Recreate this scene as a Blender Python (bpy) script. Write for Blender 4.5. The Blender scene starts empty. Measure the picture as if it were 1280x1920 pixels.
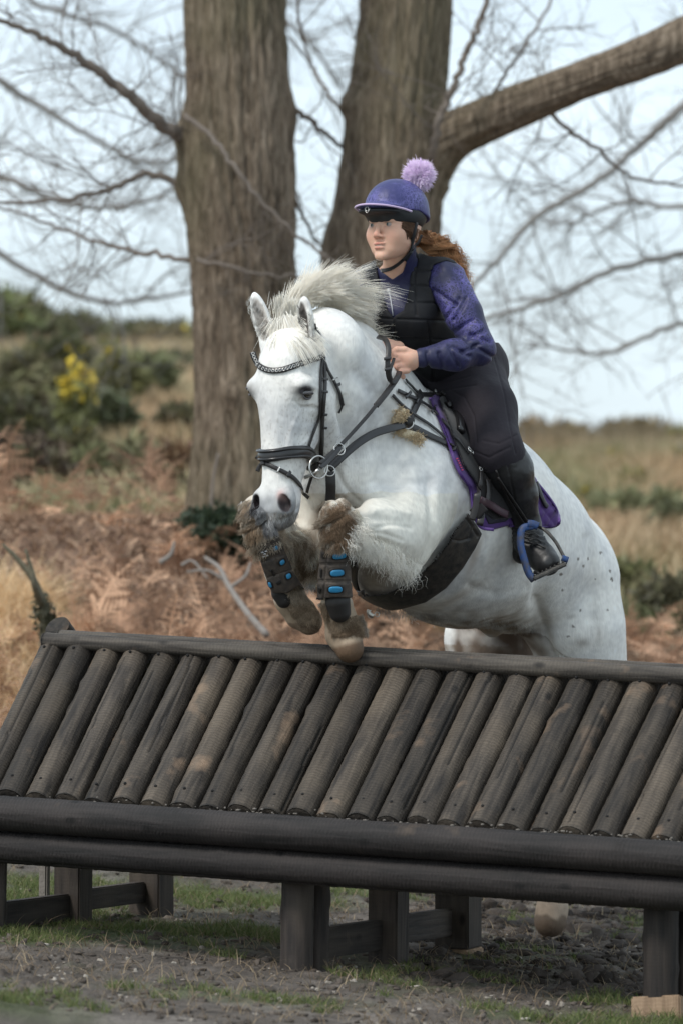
import bpy, bmesh, math, random
import numpy as np
from mathutils import Vector, Matrix, noise
from mathutils.bvhtree import BVHTree
random.seed(7); RNG = np.random.default_rng(7)
scene = bpy.context.scene
scene.cycles.diffuse_bounces = 12
# ------------------------------------------------------------------ camera
FPX = 7200.0; HC = 1.2; PITCH = math.atan(120/FPX)
cam_d = bpy.data.cameras.new('camera'); cam = bpy.data.objects.new('camera', cam_d)
scene.collection.objects.link(cam); scene.camera = cam
cam.location = (0, 0, HC); cam.rotation_euler = (math.pi/2+PITCH, 0, 0)
cam_d.sensor_fit = 'VERTICAL'; cam_d.sensor_height = 36; cam_d.sensor_width = 24
cam_d.lens = 135; cam_d.clip_start = .5; cam_d.clip_end = 3000
cam_d.dof.use_dof = True; cam_d.dof.focus_distance = 12.25; cam_d.dof.aperture_fstop = 3.2
# ------------------------------------------------------------------ light
SUN_EL, SUN_AZ = 50, -48          # degrees; azimuth of the sun seen from the scene, 0 = towards the camera side (-Y), negative = left
w = bpy.data.worlds.new('World'); scene.world = w; w.use_nodes = True
nt = w.node_tree; nt.nodes.clear()
def wn(t, **k):
    n = nt.nodes.new(t)
    for a, b in k.items(): setattr(n, a, b)
    return n
sdir = Vector((math.sin(math.radians(SUN_AZ))*math.cos(math.radians(SUN_EL)), -math.cos(math.radians(SUN_AZ))*math.cos(math.radians(SUN_EL)), math.sin(math.radians(SUN_EL))))
sky = wn('ShaderNodeTexSky', sky_type='NISHITA', sun_disc=False)
sky.sun_elevation = math.radians(SUN_EL); sky.sun_rotation = math.atan2(sdir.x, sdir.y)
sky.air_density = 1.0; sky.dust_density = 3.0; sky.ozone_density = 2.0
tc = wn('ShaderNodeTexCoord'); mp = wn('ShaderNodeMapping'); mp.inputs['Scale'].default_value = (1, 1, 3.2)
ns = wn('ShaderNodeTexNoise'); ns.inputs['Scale'].default_value = 5.5; ns.inputs['Detail'].default_value = 6; ns.inputs['Roughness'].default_value = .5
rp = wn('ShaderNodeValToRGB'); rp.color_ramp.elements[0].position = .38; rp.color_ramp.elements[1].position = .68
rp.color_ramp.elements[0].color = (.62, .62, .62, 1); rp.color_ramp.elements[1].color = (.97, .97, .97, 1)
mx = wn('ShaderNodeMix', data_type='RGBA'); mx.inputs[7].default_value = (6.5, 7.5, 8.1, 1)
bg = wn('ShaderNodeBackground'); bg.inputs['Strength'].default_value = .108
out = wn('ShaderNodeOutputWorld'); L = nt.links.new
L(tc.outputs['Generated'], mp.inputs['Vector']); L(mp.outputs[0], ns.inputs['Vector']); L(ns.outputs['Fac'], rp.inputs[0])
L(rp.outputs[0], mx.inputs[0]); L(sky.outputs[0], mx.inputs[6]); L(mx.outputs[2], bg.inputs['Color']); L(bg.outputs[0], out.inputs[0])
sun_d = bpy.data.lights.new('sun', 'SUN'); sun = bpy.data.objects.new('sun', sun_d); scene.collection.objects.link(sun)
sun_d.energy = 1.5; sun_d.angle = math.radians(14); sun_d.color = (1, .96, .9)
sun.rotation_euler = (-sdir).to_track_quat('-Z', 'Y').to_euler(); sun.location = (0, 5, 12)
scene.view_settings.view_transform = 'Standard'; scene.view_settings.look = 'None'
scene.view_settings.exposure = .57; scene.view_settings.gamma = 1; scene.view_settings.use_curve_mapping = False
# ------------------------------------------------------------------ helpers
CP, SP = math.cos(PITCH), math.sin(PITCH)
def P(px, py, d):
    x = (px-640)/FPX*d; y = (960-py)/FPX*d
    return Vector((x, -y*SP + d*CP, HC + y*CP + d*SP))
def R(r, d): return r*d/FPX
def proj(V):
    V = np.asarray(V); x = V[..., 0]; yy = V[..., 1]; zz = V[..., 2]-HC
    d = yy*CP + zz*SP; u = -yy*SP + zz*CP
    return 640 + x/d*FPX, 960 - u/d*FPX, d
def link(o): scene.collection.objects.link(o); return o
def mesh_from(name, V, F, mat=None, parent=None, smooth=True, cols=None):
    me = bpy.data.meshes.new(name)
    V = np.asarray(V, dtype=np.float32).reshape(-1, 3)
    if isinstance(F, np.ndarray):
        n, k = F.shape
        me.vertices.add(len(V)); me.vertices.foreach_set('co', V.ravel())
        me.loops.add(n*k); me.loops.foreach_set('vertex_index', F.astype(np.int32).ravel())
        me.polygons.add(n); me.polygons.foreach_set('loop_start', np.arange(0, n*k, k, dtype=np.int32))
        me.polygons.foreach_set('loop_total', np.full(n, k, dtype=np.int32)); me.update(calc_edges=True)
    else:
        me.from_pydata(V.tolist(), [], F)
    if smooth: me.polygons.foreach_set('use_smooth', np.ones(len(me.polygons), dtype=bool))
    if cols is not None:
        a = me.color_attributes.new('Col', 'FLOAT_COLOR', 'POINT'); c = np.ones((len(V), 4), dtype=np.float32); c[:, :3] = cols
        a.data.foreach_set('color', c.ravel())
    o = link(bpy.data.objects.new(name, me))
    if mat: me.materials.append(mat)
    if parent: attach(o, parent)
    return o
def attach(o, parent):
    o.parent = parent; o.matrix_parent_inverse = Matrix.LocRotScale(gloc(parent), None, None).inverted()
GL = {}
def gloc(p): return GL.get(p.name, Vector(p.location))
def thing(name, loc, label, cat, group=None):
    o = link(bpy.data.objects.new(name, None)); o.location = loc; o.empty_display_size = .1
    GL[o.name] = Vector(loc); o['label'] = label; o['category'] = cat
    if group: o['group'] = group
    return o
def tag(o, label, cat, group=None):
    o['label'] = label; o['category'] = cat
    if group: o['group'] = group
    return o
def kind(o, k): o['kind'] = k; return o
# ---- materials
def mat(name, base=(.5, .5, .5), rough=.6, metal=0, spec=.5, vcol=False, n_scale=0, n_amt=.3, n_col=None, n_stretch=None, bump=0, b_scale=60, b_detail=4, b_dist=.01, sheen=0, coat=0, trans=0, b_stretch=None):
    m = bpy.data.materials.new(name); m.use_nodes = True; t = m.node_tree; b = t.nodes['Principled BSDF']
    b.inputs['Base Color'].default_value = (*base, 1); b.inputs['Roughness'].default_value = rough
    b.inputs['Metallic'].default_value = metal; b.inputs['Specular IOR Level'].default_value = spec
    if sheen: b.inputs['Sheen Weight'].default_value = sheen
    if coat: b.inputs['Coat Weight'].default_value = coat; b.inputs['Coat Roughness'].default_value = .25
    N = t.nodes.new; K = t.links.new
    co = N('ShaderNodeTexCoord'); src = None
    if vcol:
        a = N('ShaderNodeVertexColor'); a.layer_name = 'Col'; src = a.outputs['Color']
    def nz(sc, det, st):
        x = N('ShaderNodeTexNoise'); x.inputs['Scale'].default_value = sc; x.inputs['Detail'].default_value = det
        if st:
            mp_ = N('ShaderNodeMapping'); mp_.inputs['Scale'].default_value = st; K(co.outputs['Object'], mp_.inputs[0]); K(mp_.outputs[0], x.inputs['Vector'])
        else: K(co.outputs['Object'], x.inputs['Vector'])
        return x
    if n_scale:
        x = nz(n_scale, 6, n_stretch); r = N('ShaderNodeValToRGB'); r.color_ramp.elements[0].position = .35; r.color_ramp.elements[1].position = .68
        K(x.outputs['Fac'], r.inputs[0]); mi = N('ShaderNodeMix'); mi.data_type = 'RGBA'
        mu = N('ShaderNodeMath'); mu.operation = 'MULTIPLY'; mu.inputs[1].default_value = n_amt; K(r.outputs[0], mu.inputs[0]); K(mu.outputs[0], mi.inputs[0])
        if src: K(src, mi.inputs[6])
        else: mi.inputs[6].default_value = (*base, 1)
        mi.inputs[7].default_value = (*(n_col or [c*.5 for c in base]), 1); src = mi.outputs[2]
    if src: K(src, b.inputs['Base Color'])
    if bump:
        x = nz(b_scale, b_detail, b_stretch); bn = N('ShaderNodeBump'); bn.inputs['Strength'].default_value = bump; bn.inputs['Distance'].default_value = b_dist
        K(x.outputs['Fac'], bn.inputs['Height']); K(bn.outputs[0], b.inputs['Normal'])
    if trans:
        tr = N('ShaderNodeBsdfTranslucent'); ms = N('ShaderNodeMixShader'); ms.inputs[0].default_value = trans
        if src: K(src, tr.inputs[0])
        else: tr.inputs[0].default_value = (*base, 1)
        K(b.outputs[0], ms.inputs[1]); K(tr.outputs[0], ms.inputs[2]); K(ms.outputs[0], t.nodes['Material Output'].inputs[0])
    return m
# ---- signed-distance sculpting: primitives are blended smoothly on a grid and meshed with surface nets
def smin(a, b, k):
    if k <= 0: return np.minimum(a, b)
    h = np.maximum(k-np.abs(a-b), 0)/k
    return np.minimum(a, b) - h*h*k*.25
def smax(a, b, k): return -smin(-a, -b, k)
def cone(A, ra, B, rb, k=.03, ax=None, s=1., sub=False): return dict(t='c', A=np.array(A, float), B=np.array(B, float), ra=ra, rb=rb, k=k, ax=None if ax is None else np.array(ax, float)/np.linalg.norm(ax), s=s, sub=sub)
def ell(C, rad, rot=None, k=.02, sub=False): return dict(t='e', C=np.array(C, float), rad=np.array(rad, float), M=np.eye(3) if rot is None else np.array(rot, float), k=k, sub=sub)
def loft(C, M, st, k=.03): return dict(t='l', C=np.array(C, float), M=np.array(M, float), st=np.array(st, float), k=k, sub=False)   # M rows = local axes; st rows: z, hw, front, back
def chain(pts, k=.03, ax=None, s=1.):
    return [cone(a[0], a[1], b[0], b[1], k, ax, s) for a, b in zip(pts[:-1], pts[1:])]
def pc(pts, k=.03, ax=None, s=1.):     # chain from (px, py, depth, r_px)
    return chain([(P(a, b, c), R(r, c)) for a, b, c, r in pts], k, ax, s)
def bounds_of(p):
    if p['t'] == 'c':
        m = max(p['ra'], p['rb'])*max(1, p['s']); lo = np.minimum(p['A'], p['B'])-m; hi = np.maximum(p['A'], p['B'])+m
    elif p['t'] == 'e': m = p['rad'].max(); lo = p['C']-m; hi = p['C']+m
    else:
        s_ = p['st']; c = []
        for z in (s_[:, 0].min()-.03, s_[:, 0].max()+.03):
            for x in (-s_[:, 1].max(), s_[:, 1].max()):
                for y in (s_[:, 2].max(), -s_[:, 3].max()): c.append(p['C'] + np.array([x, y, z]) @ p['M'])
        c = np.array(c); lo = c.min(0); hi = c.max(0)
    return lo, hi
def evalp(p, X, Y, Z):
    if p['t'] == 'c':
        A, B = p['A'], p['B']; x = X-A[0]; y = Y-A[1]; z = Z-A[2]; b = B-A
        if p['ax'] is not None:
            n = p['ax']; q = (1/p['s']-1); dn = (x*n[0]+y*n[1]+z*n[2])*q; x = x+dn*n[0]; y = y+dn*n[1]; z = z+dn*n[2]; b = b+n*(b@n)*q
        L2 = max(b@b, 1e-9); t = np.clip((x*b[0]+y*b[1]+z*b[2])/L2, 0, 1)
        d = np.sqrt((x-t*b[0])**2+(y-t*b[1])**2+(z-t*b[2])**2) - (p['ra']+(p['rb']-p['ra'])*t)
        return d*min(1, p['s'])
    C = p['C']; M = p['M']; x = X-C[0]; y = Y-C[1]; z = Z-C[2]
    u = x*M[0, 0]+y*M[0, 1]+z*M[0, 2]; v = x*M[1, 0]+y*M[1, 1]+z*M[1, 2]; w_ = x*M[2, 0]+y*M[2, 1]+z*M[2, 2]
    if p['t'] == 'e':
        r = p['rad']; k0 = np.sqrt((u/r[0])**2+(v/r[1])**2+(w_/r[2])**2); k1 = np.sqrt((u/r[0]**2)**2+(v/r[1]**2)**2+(w_/r[2]**2)**2)+1e-9
        return k0*(k0-1)/k1
    s_ = p['st']; zz = s_[::-1, 0] if s_[0, 0] > s_[-1, 0] else s_[:, 0]; o = slice(None, None, -1) if s_[0, 0] > s_[-1, 0] else slice(None)
    hw = np.interp(w_, zz, s_[o, 1]); fr = np.interp(w_, zz, s_[o, 2]); bk = np.interp(w_, zz, s_[o, 3])
    yc = (fr-bk)/2; hd = (fr+bk)/2; e = 2.4
    q = (np.abs(u/hw)**e+np.abs((v-yc)/hd)**e)**(1/e); d = (q-1)*np.minimum(hw, hd)
    zd = np.maximum(w_-zz[-1], zz[0]-w_)
    return smax(d, zd, .05)
def field(prims, h, lo=None, hi=None, off=0.):
    if lo is None:
        bb = [bounds_of(p) for p in prims if not p['sub']]; lo = np.min([b[0] for b in bb], 0)-off-3*h; hi = np.max([b[1] for b in bb], 0)+off+3*h
    lo = np.array(lo, float); n = np.ceil((np.array(hi)-lo)/h).astype(int)+1
    F = np.full(tuple(n), .3, dtype=np.float32); g = [(lo[i]+h*np.arange(n[i])).astype(np.float32) for i in range(3)]
    for p in prims:
        a, b = bounds_of(p); m = p['k']+3*h+max(off, 0)+.012
        i0 = np.clip(np.floor((a-m-lo)/h).astype(int), 0, n); i1 = np.clip(np.ceil((b+m-lo)/h).astype(int)+1, 0, n)
        if (i1 <= i0).any(): continue
        sl = tuple(slice(i0[i], i1[i]) for i in range(3))
        X, Y, Z = g[0][sl[0], None, None], g[1][None, sl[1], None], g[2][None, None, sl[2]]
        d = evalp(p, X, Y, Z).astype(np.float32)
        if p['sub']: F[sl] = smax(F[sl], -d, p['k'])
        else: F[sl] = smin(F[sl], d-off, p['k'])
    return F, lo, h
def grid_pts(F, lo, h):
    g = [lo[i]+h*np.arange(F.shape[i]) for i in range(3)]
    return np.broadcast_arrays(g[0][:, None, None], g[1][None, :, None], g[2][None, None, :])
def poly_sd(px, py, poly):
    poly = np.array(poly, float); d = np.full(px.shape, 1e9); ins = np.zeros(px.shape, bool)
    for (x0, y0), (x1, y1) in zip(poly, np.roll(poly, -1, 0)):
        ex, ey = x1-x0, y1-y0; t = np.clip(((px-x0)*ex+(py-y0)*ey)/(ex*ex+ey*ey+1e-9), 0, 1)
        d = np.minimum(d, np.hypot(px-x0-t*ex, py-y0-t*ey))
        c = (y0 > py) != (y1 > py)
        with np.errstate(divide='ignore', invalid='ignore'): ins ^= c & (px < (x1-x0)*(py-y0)/((y1-y0) or 1e-9)+x0)
    return np.where(ins, -d, d)
def clip_poly(fl, poly, k=.006, inv=False):
    F, lo, h = fl; X, Y, Z = grid_pts(F, lo, h); m = F < .06
    px, py, d = proj(np.stack([X[m], Y[m], Z[m]], -1)); s_ = poly_sd(px, py, poly)*d/FPX
    F[m] = smax(F[m], (-s_ if inv else s_), k).astype(np.float32); return fl
def clip_fn(fl, fn, k=.006):
    F, lo, h = fl; X, Y, Z = grid_pts(F, lo, h); F[:] = smax(F, fn(X, Y, Z), k).astype(np.float32); return fl
def nets(fl, smooth=2):
    F, lo, h = fl; S = F < 0; n = np.array(F.shape)-1
    c = np.zeros(tuple(n), np.uint8)
    for i in (0, 1):
        for j in (0, 1):
            for k in (0, 1): c += S[i:i+n[0], j:j+n[1], k:k+n[2]]
    I = np.argwhere((c > 0) & (c < 8)); del c
    ids = np.full(tuple(n), -1, np.int32); ids[I[:, 0], I[:, 1], I[:, 2]] = np.arange(len(I))
    cor = [(i, j, k) for i in (0, 1) for j in (0, 1) for k in (0, 1)]
    val = np.stack([F[I[:, 0]+a, I[:, 1]+b, I[:, 2]+c_] for a, b, c_ in cor], 1)
    acc = np.zeros((len(I), 3)); cnt = np.zeros(len(I))
    for e in range(8):
        for ax in range(3):
            if cor[e][ax]: continue
            t2 = list(cor[e]); t2[ax] = 1; f = cor.index(tuple(t2)); a, b = val[:, e], val[:, f]; m = (a < 0) != (b < 0)
            t = np.where(m, a/np.where(m, a-b, 1), 0); p = np.tile(np.array(cor[e], float), (len(I), 1)); p[:, ax] = t
            acc[m] += p[m]; cnt[m] += 1
    V = lo+h*(I+acc/cnt[:, None]); Q = []
    for ax in range(3):
        a1, a2 = (ax+1) % 3, (ax+2) % 3
        sl0 = [slice(None)]*3; sl1 = [slice(None)]*3; sl0[ax] = slice(0, -1); sl1[ax] = slice(1, None)
        A, B = S[tuple(sl0)], S[tuple(sl1)]; D = np.argwhere(A != B)
        D = D[(D[:, a1] > 0) & (D[:, a2] > 0) & (D[:, a1] < n[a1]) & (D[:, a2] < n[a2])]
        ins = A[D[:, 0], D[:, 1], D[:, 2]]
        def cid(o1, o2):
            E = D.copy(); E[:, a1] -= o1; E[:, a2] -= o2; return ids[E[:, 0], E[:, 1], E[:, 2]]
        q = np.stack([cid(0, 0), cid(1, 0), cid(1, 1), cid(0, 1)], 1); q[~ins] = q[~ins][:, ::-1]; Q.append(q)
    Q = np.concatenate(Q); Q = Q[(Q >= 0).all(1)]
    for it in range(smooth):
        s_ = np.zeros_like(V); ct = np.zeros(len(V))
        for i in range(4):
            a, b = Q[:, i], Q[:, (i+1) % 4]
            for ax in range(3): s_[:, ax] += np.bincount(a, V[b, ax], len(V)) + np.bincount(b, V[a, ax], len(V))
            ct += np.bincount(a, minlength=len(V)) + np.bincount(b, minlength=len(V))
        V = V*.4 + .6*s_/np.maximum(ct, 1)[:, None]
    return V, Q
def vnormals(V, Q):
    a = V[Q[:, 2]]-V[Q[:, 0]]; b = V[Q[:, 3]]-V[Q[:, 1]]; n = np.cross(a, b); N = np.zeros_like(V)
    for i in range(4):
        for ax in range(3): N[:, ax] += np.bincount(Q[:, i], n[:, ax], len(V))
    return N/(np.linalg.norm(N, axis=1)[:, None]+1e-12)
def bvh_of(V, Q): return BVHTree.FromPolygons(V.tolist(), Q.tolist())
CAMP = Vector((0, 0, HC))
class Multi:
    def __init__(s, *b): s.b = b
    def ray_cast(s, o, d):
        r_ = [x for x in (q.ray_cast(o, d) for q in s.b) if x[0] is not None]
        return min(r_, key=lambda x: x[3]) if r_ else (None, None, None, None)
def hit(bv, px, py, dd=12.5):
    d = (P(px, py, 12)-CAMP).normalized(); r = bv.ray_cast(CAMP, d)
    if r[0] is None: return P(px, py, dd), -d
    return r[0], (r[1] if r[1].dot(d) < 0 else -r[1])
def catmull(pts, n=8):
    pts = [np.array(p, float) for p in pts]; pts = [2*pts[0]-pts[1]]+pts+[2*pts[-1]-pts[-2]]; out_ = []
    for i in range(1, len(pts)-2):
        a, b, c, d = pts[i-1:i+3]
        for t in np.arange(n)/n: out_.append(.5*((2*b)+(-a+c)*t+(2*a-5*b+4*c-d)*t*t+(-a+3*b-3*c+d)*t**3))
    out_.append(pts[-2]); return np.array(out_)
def ribbon(name, pts, nor, wd, th, m, parent=None, rnd=True):
    """a leather strap: rounded-rectangle section swept along pts, flat side along nor"""
    pts = np.array(pts, float); nor = np.array(nor, float); n = len(pts); wd = np.broadcast_to(wd, n); T = np.gradient(pts, axis=0); T /= np.linalg.norm(T, axis=1)[:, None]+1e-9
    nor = nor-T*(nor*T).sum(1)[:, None]; nor /= np.linalg.norm(nor, axis=1)[:, None]+1e-9; S_ = np.cross(T, nor)
    sec = [(-1, -.5), (-.8, -1), (.8, -1), (1, -.5), (1, .5), (.8, 1), (0, 1.25), (-.8, 1), (-1, .5)]; k = len(sec); V = []
    for i in range(n):
        for a, b in sec: V.append(pts[i]+S_[i]*a*wd[i]/2+nor[i]*b*th/2)
    F = [(i*k+j, i*k+(j+1) % k, (i+1)*k+(j+1) % k, (i+1)*k+j) for i in range(n-1) for j in range(k)]
    F += [tuple(range(k))[::-1], tuple((n-1)*k+j for j in range(k))]
    return mesh_from(name, V, F, m, parent)
def strap(name, bv, pix, wpx, m, parent, th=.004, lift=.003, n=6, dd=12.3, wend=None):
    """strap lying on a surface along a pixel path (x, y[, depth]); entries with a depth hang free there"""
    pp = catmull([p[:2] for p in pix], n); has = [len(p) > 2 for p in pix]; dpt = catmull([(p[2] if len(p) > 2 else 0,) for p in pix], n)[:, 0] if all(has) else None
    pts, nn = [], []
    for i, (x, y) in enumerate(pp):
        if dpt is not None: q = P(x, y, dpt[i]); nr = Vector((0, -1, .1))
        else:
            q, nr = hit(bv, x, y, dd); q = q+nr*(lift+th/2)
        pts.append(q); nn.append(nr)
    pts = np.array(pts); nn = np.array(nn)
    for _ in range(3): pts[1:-1] = pts[1:-1]*.5+(pts[:-2]+pts[2:])*.25; nn[1:-1] = nn[1:-1]*.5+(nn[:-2]+nn[2:])*.25
    w_ = R(wpx, 12.2) if wend is None else np.linspace(R(wpx, 12.2), R(wend, 12.2), len(pts))
    return ribbon(name, pts, nn, w_, th, m, parent)
def tube_v(path, rad, k=8, caps=True):
    path = np.array(path, float); n = len(path); rad = np.broadcast_to(rad, n); T = np.gradient(path, axis=0); T /= np.linalg.norm(T, axis=1)[:, None]+1e-9
    u = np.cross(T[0], [0.13, .31, 1.]); u /= np.linalg.norm(u)+1e-9; V = []
    for i in range(n):
        u = u-T[i]*(u@T[i]); u /= np.linalg.norm(u)+1e-9; v = np.cross(T[i], u)
        for j in range(k):
            a = 2*math.pi*j/k; V.append(path[i]+rad[i]*(u*math.cos(a)+v*math.sin(a)))
    F = [(i*k+j, i*k+(j+1) % k, (i+1)*k+(j+1) % k, (i+1)*k+j) for i in range(n-1) for j in range(k)]
    if caps: F += [tuple(range(k))[::-1], tuple((n-1)*k+j for j in range(k))]
    return V, F
def tube(name, path, rad, m, parent=None, k=8): V, F = tube_v(path, rad, k); return mesh_from(name, V, F, m, parent)
def merge(parts):
    V, F = [], []
    for v, f in parts:
        o = len(V); V += list(v); F += [tuple(i+o for i in q) for q in f]
    return V, F
def ring_v(C, nrm, r, t, k=24, k2=8, ey=1.):
    nrm = Vector(nrm).normalized(); a = nrm.orthogonal().normalized(); b = nrm.cross(a); V = []; C = Vector(C)
    for i in range(k):
        A_ = 2*math.pi*i/k; dr = a*math.cos(A_)+b*math.sin(A_)*ey
        for j in range(k2):
            B_ = 2*math.pi*j/k2; V.append(C+dr*r+dr.normalized()*t*math.cos(B_)+nrm*t*math.sin(B_))
    F = [(i*k2+j, i*k2+(j+1) % k2, ((i+1) % k)*k2+(j+1) % k2, ((i+1) % k)*k2+j) for i in range(k) for j in range(k2)]
    return V, F
def ball_v(C, rad, M=None, nu=16, nv=10):
    V = []; M = np.eye(3) if M is None else np.array(M); rad = np.broadcast_to(rad, 3)
    for i in range(nv+1):
        t = math.pi*i/nv
        for j in range(nu):
            p = 2*math.pi*j/nu; V.append(np.array(C)+(np.array([math.sin(t)*math.cos(p), math.sin(t)*math.sin(p), math.cos(t)])*rad)@M)
    F = [(i*nu+j, (i+1)*nu+j, (i+1)*nu+(j+1) % nu, i*nu+(j+1) % nu) for i in range(nv) for j in range(nu)]
    return V, F
def strands(name, paths, r0, r1, m, parent=None, cols=None, k=3):
    """N hair strands: paths (N, m, 3); radius r0 at the root to r1 at the tip"""
    paths = np.asarray(paths, float); N, mm, _ = paths.shape; T = np.gradient(paths, axis=1); T /= np.linalg.norm(T, axis=2, keepdims=True)+1e-9
    u = np.cross(T, np.array([.2, .9, .3])); u /= np.linalg.norm(u, axis=2, keepdims=True)+1e-9; v = np.cross(T, u)
    r = np.linspace(1, 0, mm)**.6; r = (r1+(np.reshape(r0, (-1, 1))-r1)*r)[..., None]; rings = []
    for j in range(k):
        a = 2*math.pi*j/k; rings.append(paths+(u*math.cos(a)+v*math.sin(a))*r)
    V = np.stack(rings, 2).reshape(-1, 3); i = np.arange(N)[:, None, None]*mm*k; a = np.arange(mm-1)[None, :, None]*k; j = np.arange(k)[None, None, :]
    F = np.stack([i+a+j, i+a+(j+1) % k, i+a+k+(j+1) % k, i+a+k+j], -1).reshape(-1, 4)
    C = None if cols is None else np.repeat(cols, mm*k, 0)
    return mesh_from(name, V, F, m, parent, True, C)
def emptyloc(px, py, d): return P(px, py, d)
# ------------------------------------------------------------------ ground and hill
DT = np.array([3, 13, 14, 16, 18, 20, 25, 35, 50, 66, 90, 160, 400, 1500.])
ZL = np.array([0, 0, 0.0, .14, .72, 1.42, 1.70, 2.41, 4.1, 5.15, 4.9, 2, -4, -10.])
ZR = np.array([0, 0, 0.0, .12, .42, .72, 1.13, 1.76, 2.62, 3.5, 2.8, 0, -4, -10.])
def fbm(x, y, sc, octs=4, seed=0., gain=.5):
    """vectorised value noise"""
    r = np.zeros(np.shape(x)); a = 1.; s_ = sc; tot = 0
    for o in range(octs):
        X = np.asarray(x)*s_+seed*17.3+o*31.7; Y = np.asarray(y)*s_-seed*9.1+o*12.9; xi = np.floor(X); yi = np.floor(Y); fx = X-xi; fy = Y-yi; fx = fx*fx*(3-2*fx); fy = fy*fy*(3-2*fy)
        def hsh(i, j): v = np.sin(i*127.1+j*311.7+seed*7.7)*43758.5453; return v-np.floor(v)
        r += a*((hsh(xi, yi)*(1-fx)+hsh(xi+1, yi)*fx)*(1-fy)+(hsh(xi, yi+1)*(1-fx)+hsh(xi+1, yi+1)*fx)*fy-.5)*2; tot += a; a *= gain; s_ *= 2.03
    return r/tot
def hz_at(x, y, fine=True):
    x = np.asarray(x, float); y = np.asarray(y, float); px_ = 640+x/np.maximum(y, 1)*FPX
    t = np.clip((px_-330)/560, 0, 1); t = t*t*(3-2*t); z = np.interp(y, DT, ZL)*(1-t)+np.interp(y, DT, ZR)*t
    z = z+-.085*np.clip(x, -2, 2)*np.clip((22-y)/6, 0, 1)-.005
    z += fbm(x, y, .25, 3, 1)*np.clip((y-14)/30, 0, 1)*.22
    if fine:
        a = np.clip((y-15.5)/3, 0, 1); mud = np.clip(fbm(x, y, 1.3, 2, 5)*2+.75, 0.15, 1)
        f = fbm(x, y, 9, 4, 2, .6); z += (1-a)*mud*(.020*f+.030*np.maximum(fbm(x, y, 20, 5, 3, .65), 0)) + a*.03*f
    return z
def groundz(x, y): return float(hz_at(x, y))
def G(px, d):                       # ground point seen along column px at depth d
    x = (px-640)/FPX*d; return Vector((x, d, groundz(x, d)))
rows = np.concatenate([np.arange(3, 10, .25), np.arange(10, 15.6, .014), np.arange(15.6, 30, .07), np.arange(30, 90, .5), np.geomspace(90, 1500, 30)])
cols_ = np.concatenate([np.arange(-6000, -200, 200), np.arange(-200, 1480, 6.5), np.arange(1480, 7400, 200)])
Yg, Cg = np.meshgrid(rows, cols_, indexing='ij'); Xg = (Cg-640)/FPX*Yg; Zg = hz_at(Xg, Yg)
nr, nc = Yg.shape; idx = np.arange(nr*nc).reshape(nr, nc)
GF = np.stack([idx[:-1, :-1], idx[:-1, 1:], idx[1:, 1:], idx[1:, :-1]], -1).reshape(-1, 4)
def mixc(a, b, t): t = np.clip(t, 0, 1)[..., None]; return a*(1-t)+np.array(b)*t
gc = np.tile(np.array([.115, .098, .085]), (nr, nc, 1))
gc = mixc(gc, (.20, .175, .155), fbm(Xg, Yg, 6, 4, 8)*1.3+.15); gc = mixc(gc, (.05, .042, .036), fbm(Xg, Yg, 16, 3, 9)*1.5)
gr = fbm(Xg, Yg, 1.6, 4, 12)*1.6
gc = mixc(gc, (.085, .115, .04), (gr+.12+np.clip(-Xg, -.6, .8)*.28)*(Yg < 15.8)*.85)
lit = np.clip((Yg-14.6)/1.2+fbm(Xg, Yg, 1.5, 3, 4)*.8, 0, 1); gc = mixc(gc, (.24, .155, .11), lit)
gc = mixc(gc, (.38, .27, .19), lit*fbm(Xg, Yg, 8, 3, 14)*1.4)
far = np.clip((Yg-20.2)/2+fbm(Xg, Yg, .6, 3, 6)*.8, 0, 1)
hillc = np.tile(np.array([.38, .32, .20]), (nr, nc, 1)); hillc = mixc(hillc, (.19, .20, .10), fbm(Xg, Yg, .28, 4, 21)*2.2+.25); hillc = mixc(hillc, (.42, .30, .2), fbm(Xg, Yg*.4, .35, 3, 25)*2.5-.3)
hillc = mixc(hillc, (.20, .17, .105), (Yg-46)/16+fbm(Xg, Yg, .2, 3, 27)*.5)
gc = gc*(1-far[..., None])+hillc*far[..., None]
gc *= (1+.18*fbm(Xg, Yg, 30, 2, 33))[..., None]
M_ground = mat('earth', vcol=True, rough=.92, spec=.2, n_scale=55, n_amt=.35, n_col=(.045, .036, .03), bump=.9, b_scale=70, b_detail=8, b_dist=.02)
ground = kind(mesh_from('ground', np.stack([Xg, Yg, Zg], -1), GF, M_ground, cols=np.clip(gc, .01, 1).reshape(-1, 3)), 'structure')
# ---- small ground cover
def blades(name, pts, hgt, wdt, lean, cols, m, seg=3, droop=.5):
    """pts (N,3) roots; flat curved blades"""
    N = len(pts); r = np.random.default_rng(len(pts)); a = r.uniform(0, 2*np.pi, N); b = r.uniform(0, 2*np.pi, N)
    hgt = np.broadcast_to(hgt, N)*r.uniform(.5, 1.3, N); L_ = np.broadcast_to(lean, N)*r.uniform(.2, 1.5, N); V = []
    dx = np.stack([np.cos(a), np.sin(a), np.zeros(N)], 1); sx = np.stack([np.cos(b), np.sin(b), np.zeros(N)], 1)
    for i in range(seg+1):
        t = i/seg; c = pts+dx*(L_*hgt*t**1.6)[:, None]+np.array([0, 0, 1])*(hgt*(t-droop*L_*t*t*.5))[:, None]; w_ = wdt*(1-t)**.7+wdt*.06
        V += [c-sx*w_/2, c+sx*w_/2]
    V = np.stack(V, 1).reshape(-1, 3); k = 2*(seg+1); i = np.arange(N)[:, None]*k; j = np.arange(seg)[None]*2
    F = np.stack([i+j, i+j+1, i+j+3, i+j+2], -1).reshape(-1, 4)
    return mesh_from(name, V, F, m, cols=np.repeat(cols, k, 0))
M_blade = mat('grass_blade', vcol=True, rough=.6, spec=.25, trans=.3)
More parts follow.
